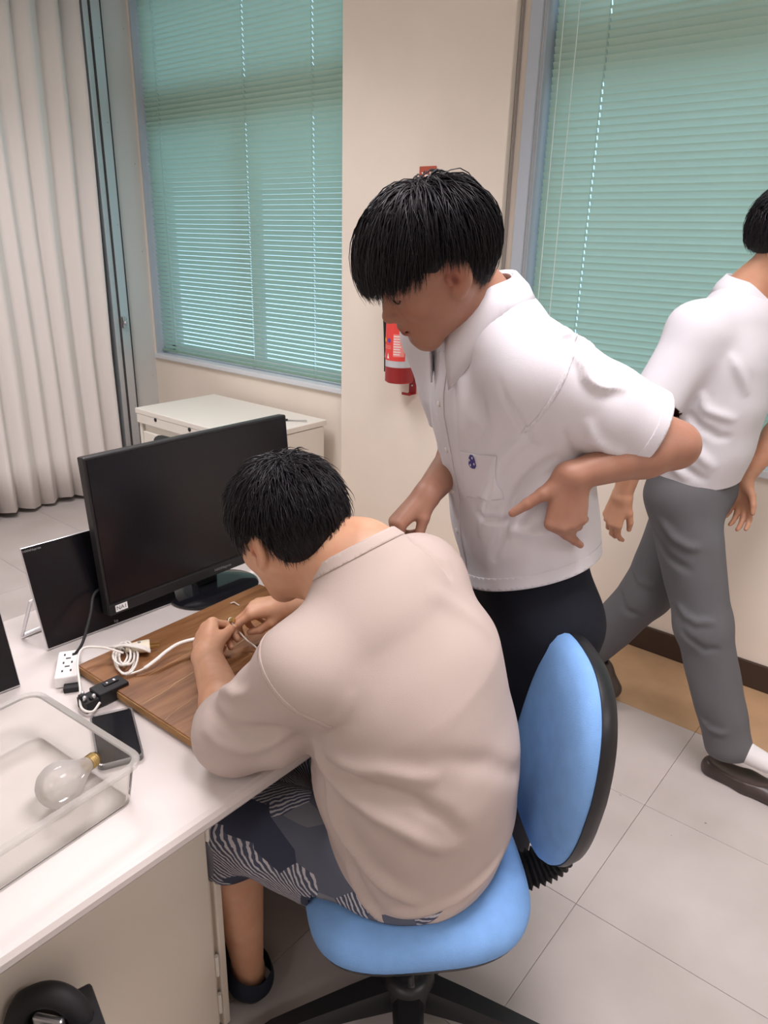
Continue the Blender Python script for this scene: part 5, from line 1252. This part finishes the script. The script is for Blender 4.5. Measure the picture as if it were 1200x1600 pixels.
sewn('sleeve_seam', v, q, (np.abs((v - sp_) @ axs) < 0.03) & (np.linalg.norm(v - shL, axis=1) < 0.100), [(sp_ + axs * 0.004, axs), (sp_ - axs * 0.004, -axs)], 0.0012, 'beige_jersey', tee, OB)
# shorts
s = Sh(); s.ecap(sB[0] + A3((0, 0, 0.01)), sB[1], (0.175, 0.140), (0.165, 0.135), RP, 0.04)
for hip, kn in ((hipL, knL), (hipR, knR)):
    d = nv(kn - hip); s.cap(hip, kn - d * 0.03, 0.108, 0.092, 0.04); s.cap(kn - d * 0.03, kn + A3((0, 0, -0.06)), 0.090, 0.088, 0.02)
v2, q2 = nets(s, 0.006); v2 = smooth(v2, q2, 1); v2 = ripple(v2, q2, 0.008, 14.0, seed=5)
to_mesh('shorts', v2, q2, 'printed_shorts', PB, OB, cuts=[(knL + A3((0, 0, -0.085)), (-0.1, 0, -1), 0.15), (knR + A3((0, 0, -0.085)), (-0.1, 0, -1), 0.15), (A3((-0.66, 0.95, 0.482)), (0, 0, -1), 0.24)], thick=0.003)
for an, tz_ in ((anL, -0.02), (anR, 0.02)):
    h0 = A3((an[0] + 0.055, an[1] + 0.0, 0)); d = nv((-0.99, tz_ * 4, 0))
    shoe('shoe', h0, h0 + d * 0.265, 'shoe_brown', PB, OB, h_=0.045)
    s = Sh(); s.cap(A3((an[0] + 0.012, an[1], 0.055)), A3((an[0] + 0.004, an[1], 0.085)), 0.048, 0.046, 0.01); s.cap(A3((an[0], an[1], 0.05)), A3((an[0], an[1], 0.05)) + d * 0.13, 0.045, 0.036, 0.02)
    v2, q2 = nets(s, 0.005); to_mesh('slipper_upper', v2, q2, 'shoe_navy', PB, OB, cuts=[(A3((an[0], an[1], 0.098)), (0.35, 0, 1), None), (A3((an[0], an[1], 0.035)), (0, 0, -1), None)])
# hair: short and choppy
cap_ = Sh(); cap_.ell((0, -0.010, 0.046), (0.090, 0.110, 0.090), None, 0.02); cap_.ell((0, -0.050, 0.0), (0.074, 0.066, 0.062), None, 0.03)
cap_.ell((0, 0.115, -0.065), (0.15, 0.105, 0.115), None, 0.015, 's')
for x in (-1, 1): cap_.ell((x * 0.100, -0.004, -0.026), (0.045, 0.038, 0.050), None, 0.01, 's')
cap_.ell((0, -0.06, -0.115), (0.16, 0.09, 0.062), None, 0.015, 's')
def okB(p): return (p[:, 2] > 0.05) | ((p[:, 2] > 0.030) & (p[:, 1] < 0.07)) | ((p[:, 1] < -0.045) & (p[:, 2] > -0.045))
def cutB(p, rng): return (p[:, 2] < -0.058 + rng.uniform(0, 0.02, len(p))) | ((p[:, 1] > 0.06) & (p[:, 2] < 0.02)) | ((p[:, 1] > -0.04) & (p[:, 1] < 0.018) & (p[:, 2] < 0.022)) | ((p[:, 1] > 0.0) & (p[:, 2] < -0.005))
stB = strands(headB, RhB, SCB, 4600, okB, 0.062, cutB, (0.005, -0.045, 0.13), 0.45, 0.00115, 0.30, seed=9, wild=0.30, seg=6)
hair_obj('hair', headB, RhB, SCB, PB, OB, cap_, 0.004, stB)
# what he holds: a bare lamp socket on a thin wire
so = thing('lamp_socket', 'small brass lamp socket held between the seated boy\'s fingers', 'socket', (-1.202, 0.939, 0.790))
obj('shell', G().lathe([(0.006, -0.012), (0.0075, -0.010), (0.0075, 0.003), (0.006, 0.006), (0.006, 0.011)], 16, Matrix.Rotation(1.1, 4, 'Y')), 'brass', so, True, angle=40)
obj('collar_ring', G().lathe([(0.0080, -0.004), (0.0086, -0.002), (0.0080, 0.0)], 16, Matrix.Rotation(1.1, 4, 'Y')), 'cream_plastic', so, True)
cable('thin_wire', 'thin white wire hanging from the lamp socket onto the board', [(-1.197, 0.935, 0.790), (-1.178, 0.937, 0.775), (-1.145, 0.933, 0.765), (-1.143, 0.950, 0.745), (-1.122, 0.958, 0.730)], 0.0022, 'white_cable')
tag(obj('wire_scrap', G().tube(spline([(-1.367, 1.067, 0.727), (-1.362, 1.075, 0.729), (-1.342, 1.075, 0.727)], 5), 0.0016, 6), 'white_cable', None, True), 'short scrap of white wire lying on the board by the hands', 'wire')
# ================================================================== the boy walking past on the right
YC = 2.30
OC = A3((-0.60, YC, 0.0))
PC = thing('person', 'boy in white shirt and grey trousers walking past along the windows', 'person', tuple(OC))
FC = nv((1, 0, 0)); RC = nv(np.cross(FC, UP)); LC = -RC
P_ = lambda x, z, y=YC: A3((x, y, z))
sC = [P_(-0.630, 0.93), P_(-0.625, 1.06), P_(-0.610, 1.20), P_(-0.600, 1.33), P_(-0.585, 1.43)]
neckC = P_(-0.570, 1.50); headC = P_(-0.485, 1.640); RhC = head_frame((1, 0.10), 4, 0)
shR = P_(-0.640, 1.400, YC - 0.175); shL = P_(-0.55, 1.405, YC + 0.175)
elR = A3((-0.710, 2.030, 1.174)); wrR = A3((-0.748, 2.030, 0.925)); elL = P_(-0.44, 1.14, YC + 0.22); wrL = A3((-0.520, 2.420, 0.934))
SCC = 1.0
b = Sh(); b.xf(head_shape(SCC), RhC, headC); b.cap(headC + A3((0, -0.028, -0.05)) @ RhC, neckC, 0.053, 0.060, 0.03)
wT = [(0.155, 0.105), (0.140, 0.095), (0.155, 0.105), (0.165, 0.105), (0.12, 0.075)]
for i in range(4): b.ecap(sC[i], sC[i + 1], wT[i], wT[i + 1], RC, 0.04)
b.cap(sC[4], neckC, 0.075, 0.058, 0.05)
for sh_, el, wr_ in ((shL, elL, wrL), (shR, elR, wrR)):
    b.cap(sC[4], sh_, 0.06, 0.055, 0.04); b.chain([sh_, sh_ * 0.5 + el * 0.5, el], [0.056, 0.050, 0.040], 0.02); mid = el * 0.7 + wr_ * 0.3; b.chain([el, mid, wr_], [0.040, 0.040, 0.027], 0.02)
cl = [(22, 28, 15), (26, 32, 18), (30, 34, 18), (32, 34, 18)]; th = [(0.036, 0.044, -0.014), (0.046, 0.074, -0.026), (0.048, 0.100, -0.034)]
fRc = nv(A3((-0.25, 0, -1))); hR, _t = hand_shape(wrR, fRc, RC + 0.25 * -FC, -1, cl, th, 0.95)
hL, _t = hand_shape(wrL, nv(A3((0.15, 0, -1))), LC + 0.1 * FC, 1, cl, th, 0.95); b.p += hL.p + hR.p
hipR = P_(-0.635, 0.90, YC - 0.085); knR = P_(-0.505, 0.515, YC - 0.085); anR = A3((-0.376, 2.230, 0.162)); hipL = P_(-0.635, 0.90, YC + 0.085); knL = P_(-0.735, 0.49, YC + 0.075); anL = P_(-0.915, 0.190, YC + 0.07)
toeR = anR + A3((0.13, 0, -0.05)); toeL = P_(-0.795, 0.060, YC + 0.07)
leg_prims(b, hipR, knR, anR, toe=toeR); leg_prims(b, hipL, knL, anL); b.cap(anL, toeL, 0.034, 0.014, 0.02)
def tintC(V): return head_tint((V - headC) @ RhC.T, SCC)
body_mesh('body', b, 0.007, [bx3(headC, 0.145, 0.0035), bx3(wrR + fRc * 0.07, 0.09, 0.003), bx3(wrL - UP * 0.07, 0.09, 0.0035)], 'skin_mid', PC, OC, tintC)
s = Sh(); wS = [(0.172, 0.122), (0.178, 0.130), (0.185, 0.135), (0.190, 0.128), (0.150, 0.090)]
for i in range(4): s.ecap(sC[i], sC[i + 1], wS[i], wS[i + 1], RC, 0.05)
s.cap(sC[4], neckC, 0.085, 0.068, 0.05)
nC = len(s.p)
for sh_, el in ((shL, elL), (shR, elR)):
    s.cap(sC[4], sh_, 0.072, 0.072, 0.05); s.cap(sh_, sh_ * 0.05 + el * 0.95, 0.080, 0.072, 0.04)
v, q = nets(s, 0.007); v = smooth(v, q, 2)
FOLDS_C = [([P_(-.62, 1.26, 2.12), P_(-.58, 1.20, 2.12), P_(-.50, 1.17, 2.16)], 0.014, 0.011), ([P_(-.64, 1.20, 2.12), P_(-.58, 1.14, 2.12), P_(-.50, 1.11, 2.16)], 0.014, -0.011),
 ([P_(-.66, 1.15, 2.12), P_(-.60, 1.08, 2.12), P_(-.52, 1.02, 2.14)], 0.016, 0.012), ([P_(-.70, 1.10, 2.14), P_(-.62, 1.03, 2.12), P_(-.54, 0.98, 2.14)], 0.013, -0.010),
 ([P_(-.56, 1.36, 2.13), P_(-.52, 1.30, 2.14), P_(-.49, 1.24, 2.17)], 0.014, 0.010), ([P_(-.60, 0.98, 2.12), P_(-.66, 1.02, 2.12), P_(-.72, 1.0, 2.18)], 0.014, 0.008)]
v = fold(v, q, FOLDS_C); v = ripple(v, q, 0.006, 8.0, seed=21)
shirtC = to_mesh('shirt', v, q, 'white_cotton', PC, OC, cuts=[(P_(-0.63, 0.955), (0, 0, -1), 0.35), (shR * 0.18 + elR * 0.82, nv(elR - shR), 0.14, arm_only(s, nC)), (shL * 0.22 + elL * 0.78, nv(elL - shL), 0.14, arm_only(s, nC)), (neckC + UP * 0.01, nv(UP * 0.9 + FC * 0.35), 0.12)], thick=0.003)
collar('collar', neckC + A3((-0.004, 0, -0.012)), frame(nv(FC - 0.22 * UP)), 0.072, 0.076, 0.040, 0.058, 0.022, 'white_cotton', shirtC, OC, point=0.06, gap=0.42)
s = Sh(); s.ecap(P_(-0.63, 0.975), P_(-0.632, 0.90), (0.158, 0.112), (0.172, 0.125), RC, 0.03)
s.cap(hipR + UP * 0.01, knR, 0.108, 0.084, 0.04); s.cap(knR, anR + A3((0.01, 0, -0.03)), 0.084, 0.072, 0.03)
s.cap(hipL + UP * 0.01, knL, 0.108, 0.084, 0.04); s.cap(knL, anL + nv(anL - knL) * 0.03, 0.084, 0.072, 0.03)
v2, q2 = nets(s, 0.007); v2 = smooth(v2, q2, 1)
v2 = fold(v2, q2, [([P_(-.66, .86, 2.12), P_(-.60, .80, 2.12), P_(-.53, .78, 2.14)], 0.015, 0.012), ([P_(-.70, .80, 2.13), P_(-.62, .74, 2.12), P_(-.54, .71, 2.14)], 0.014, -0.010), ([P_(-.58, .60, 2.14), P_(-.52, .56, 2.14), P_(-.46, .56, 2.16)], 0.013, 0.010), ([P_(-.54, .52, 2.14), P_(-.48, .48, 2.14), P_(-.43, .48, 2.16)], 0.012, -0.009),
                 ([P_(-.46, .22, 2.15), P_(-.41, .20, 2.15), P_(-.36, .21, 2.17)], 0.012, 0.009), ([P_(-.80, .62, 2.30), P_(-.74, .56, 2.29), P_(-.68, .55, 2.28)], 0.014, 0.010), ([P_(-.84, .50, 2.3), P_(-.78, .44, 2.29), P_(-.71, .42, 2.28)], 0.014, -0.010)])
v2 = ripple(v2, q2, 0.006, 9.0, seed=31)
to_mesh('trousers', v2, q2, 'grey_twill', PC, OC, cuts=[(P_(-0.63, 0.985), (0, 0, 1), 0.3), (A3((anR[0], anR[1], 0.095)), (0.1, 0, -1), 0.14), (anL + nv(anL - knL) * 0.01, nv(anL - knL), 0.14)], thick=0.003)
s = Sh(); s.ecap(P_(-0.632, 0.945), P_(-0.63, 0.985), (0.170, 0.123), (0.168, 0.121), RC, 0.01); v2, q2 = nets(s, 0.007)
to_mesh('belt', v2, q2, 'belt', PC, OC, cuts=[(P_(-0.63, 0.978), (0, 0, 1), None), (P_(-0.63, 0.948), (0, 0, -1), None)])
for an, toe, kn in ((anR, toeR, knR), (anL, toeL, knL)):
    s = Sh(); s.cap(an * 0.8 + kn * 0.2, an + A3((0, 0, -0.03)) if an is anR else an, 0.052, 0.042, 0.02); s.cap(an + A3((0, 0, -0.03)) if an is anR else an, toe, 0.041, 0.030 if an is anR else 0.016, 0.02); v2, q2 = nets(s, 0.006)
    to_mesh('sock', v2, q2, 'sock_white', PC, OC)
# loafers: a low shell round the foot, open on top
def loafer(heel, toe, up, op=0.115):
    heel = A3(heel); toe = A3(toe); d = nv(toe - heel); lat = nv(np.cross(d, up)); u = np.cross(lat, d); L = np.linalg.norm(toe - heel); s = Sh()
    s.ecap(heel + d * 0.04 + u * 0.02, heel + d * L * 0.5 + u * 0.022, (0.038, 0.040), (0.044, 0.040), lat, 0.02); s.ecap(heel + d * L * 0.5 + u * 0.022, toe - d * 0.045 + u * 0.018, (0.044, 0.040), (0.046, 0.030), lat, 0.02)
    s.ell(heel + d * op + u * 0.075, (op, 0.060, 0.040), np.array([d, lat, u]), 0.008, 's')
    v2, q2 = nets(s, 0.0045); o = to_mesh('shoe', v2, q2, 'shoe_brown', PC, OC, cuts=[(heel + u * 0.002, -u, None)])
    return o
hR0 = A3((anR[0] - 0.055, anR[1], 0.0)); loafer(hR0, hR0 + A3((0.285, -0.01, 0.0)), UP)
dL = nv(toeL - anL); upL = nv(np.cross(np.cross(dL, UP), dL)); hl = anL - upL * 0.024 - dL * 0.045; loafer(hl, hl + dL * 0.262, upL, 0.06)
cap_ = Sh(); cap_.ell((0, -0.010, 0.050), (0.088, 0.108, 0.088), None, 0.02); cap_.ell((0, -0.048, 0.005), (0.074, 0.066, 0.060), None, 0.03)
cap_.ell((0, 0.11, -0.060), (0.15, 0.105, 0.105), None, 0.015, 's')
for x in (-1, 1): cap_.ell((x * 0.095, 0.0, -0.035), (0.045, 0.045, 0.046), None, 0.01, 's')
cap_.ell((0, -0.06, -0.112), (0.16, 0.09, 0.066), None, 0.015, 's')
def cutC(p, rng): return (p[:, 2] < -0.04 + rng.uniform(0, 0.02, len(p))) | ((p[:, 1] > 0.05) & (p[:, 2] < 0.03))
stC = strands(headC, RhC, SCC, 1800, okB, 0.085, cutC, (0.0, -0.03, 0.135), 0.35, 0.0014, 0.35, seed=14, wild=0.15, seg=6)
hair_obj('hair', headC, RhC, SCC, PC, OC, cap_, 0.005, stC)
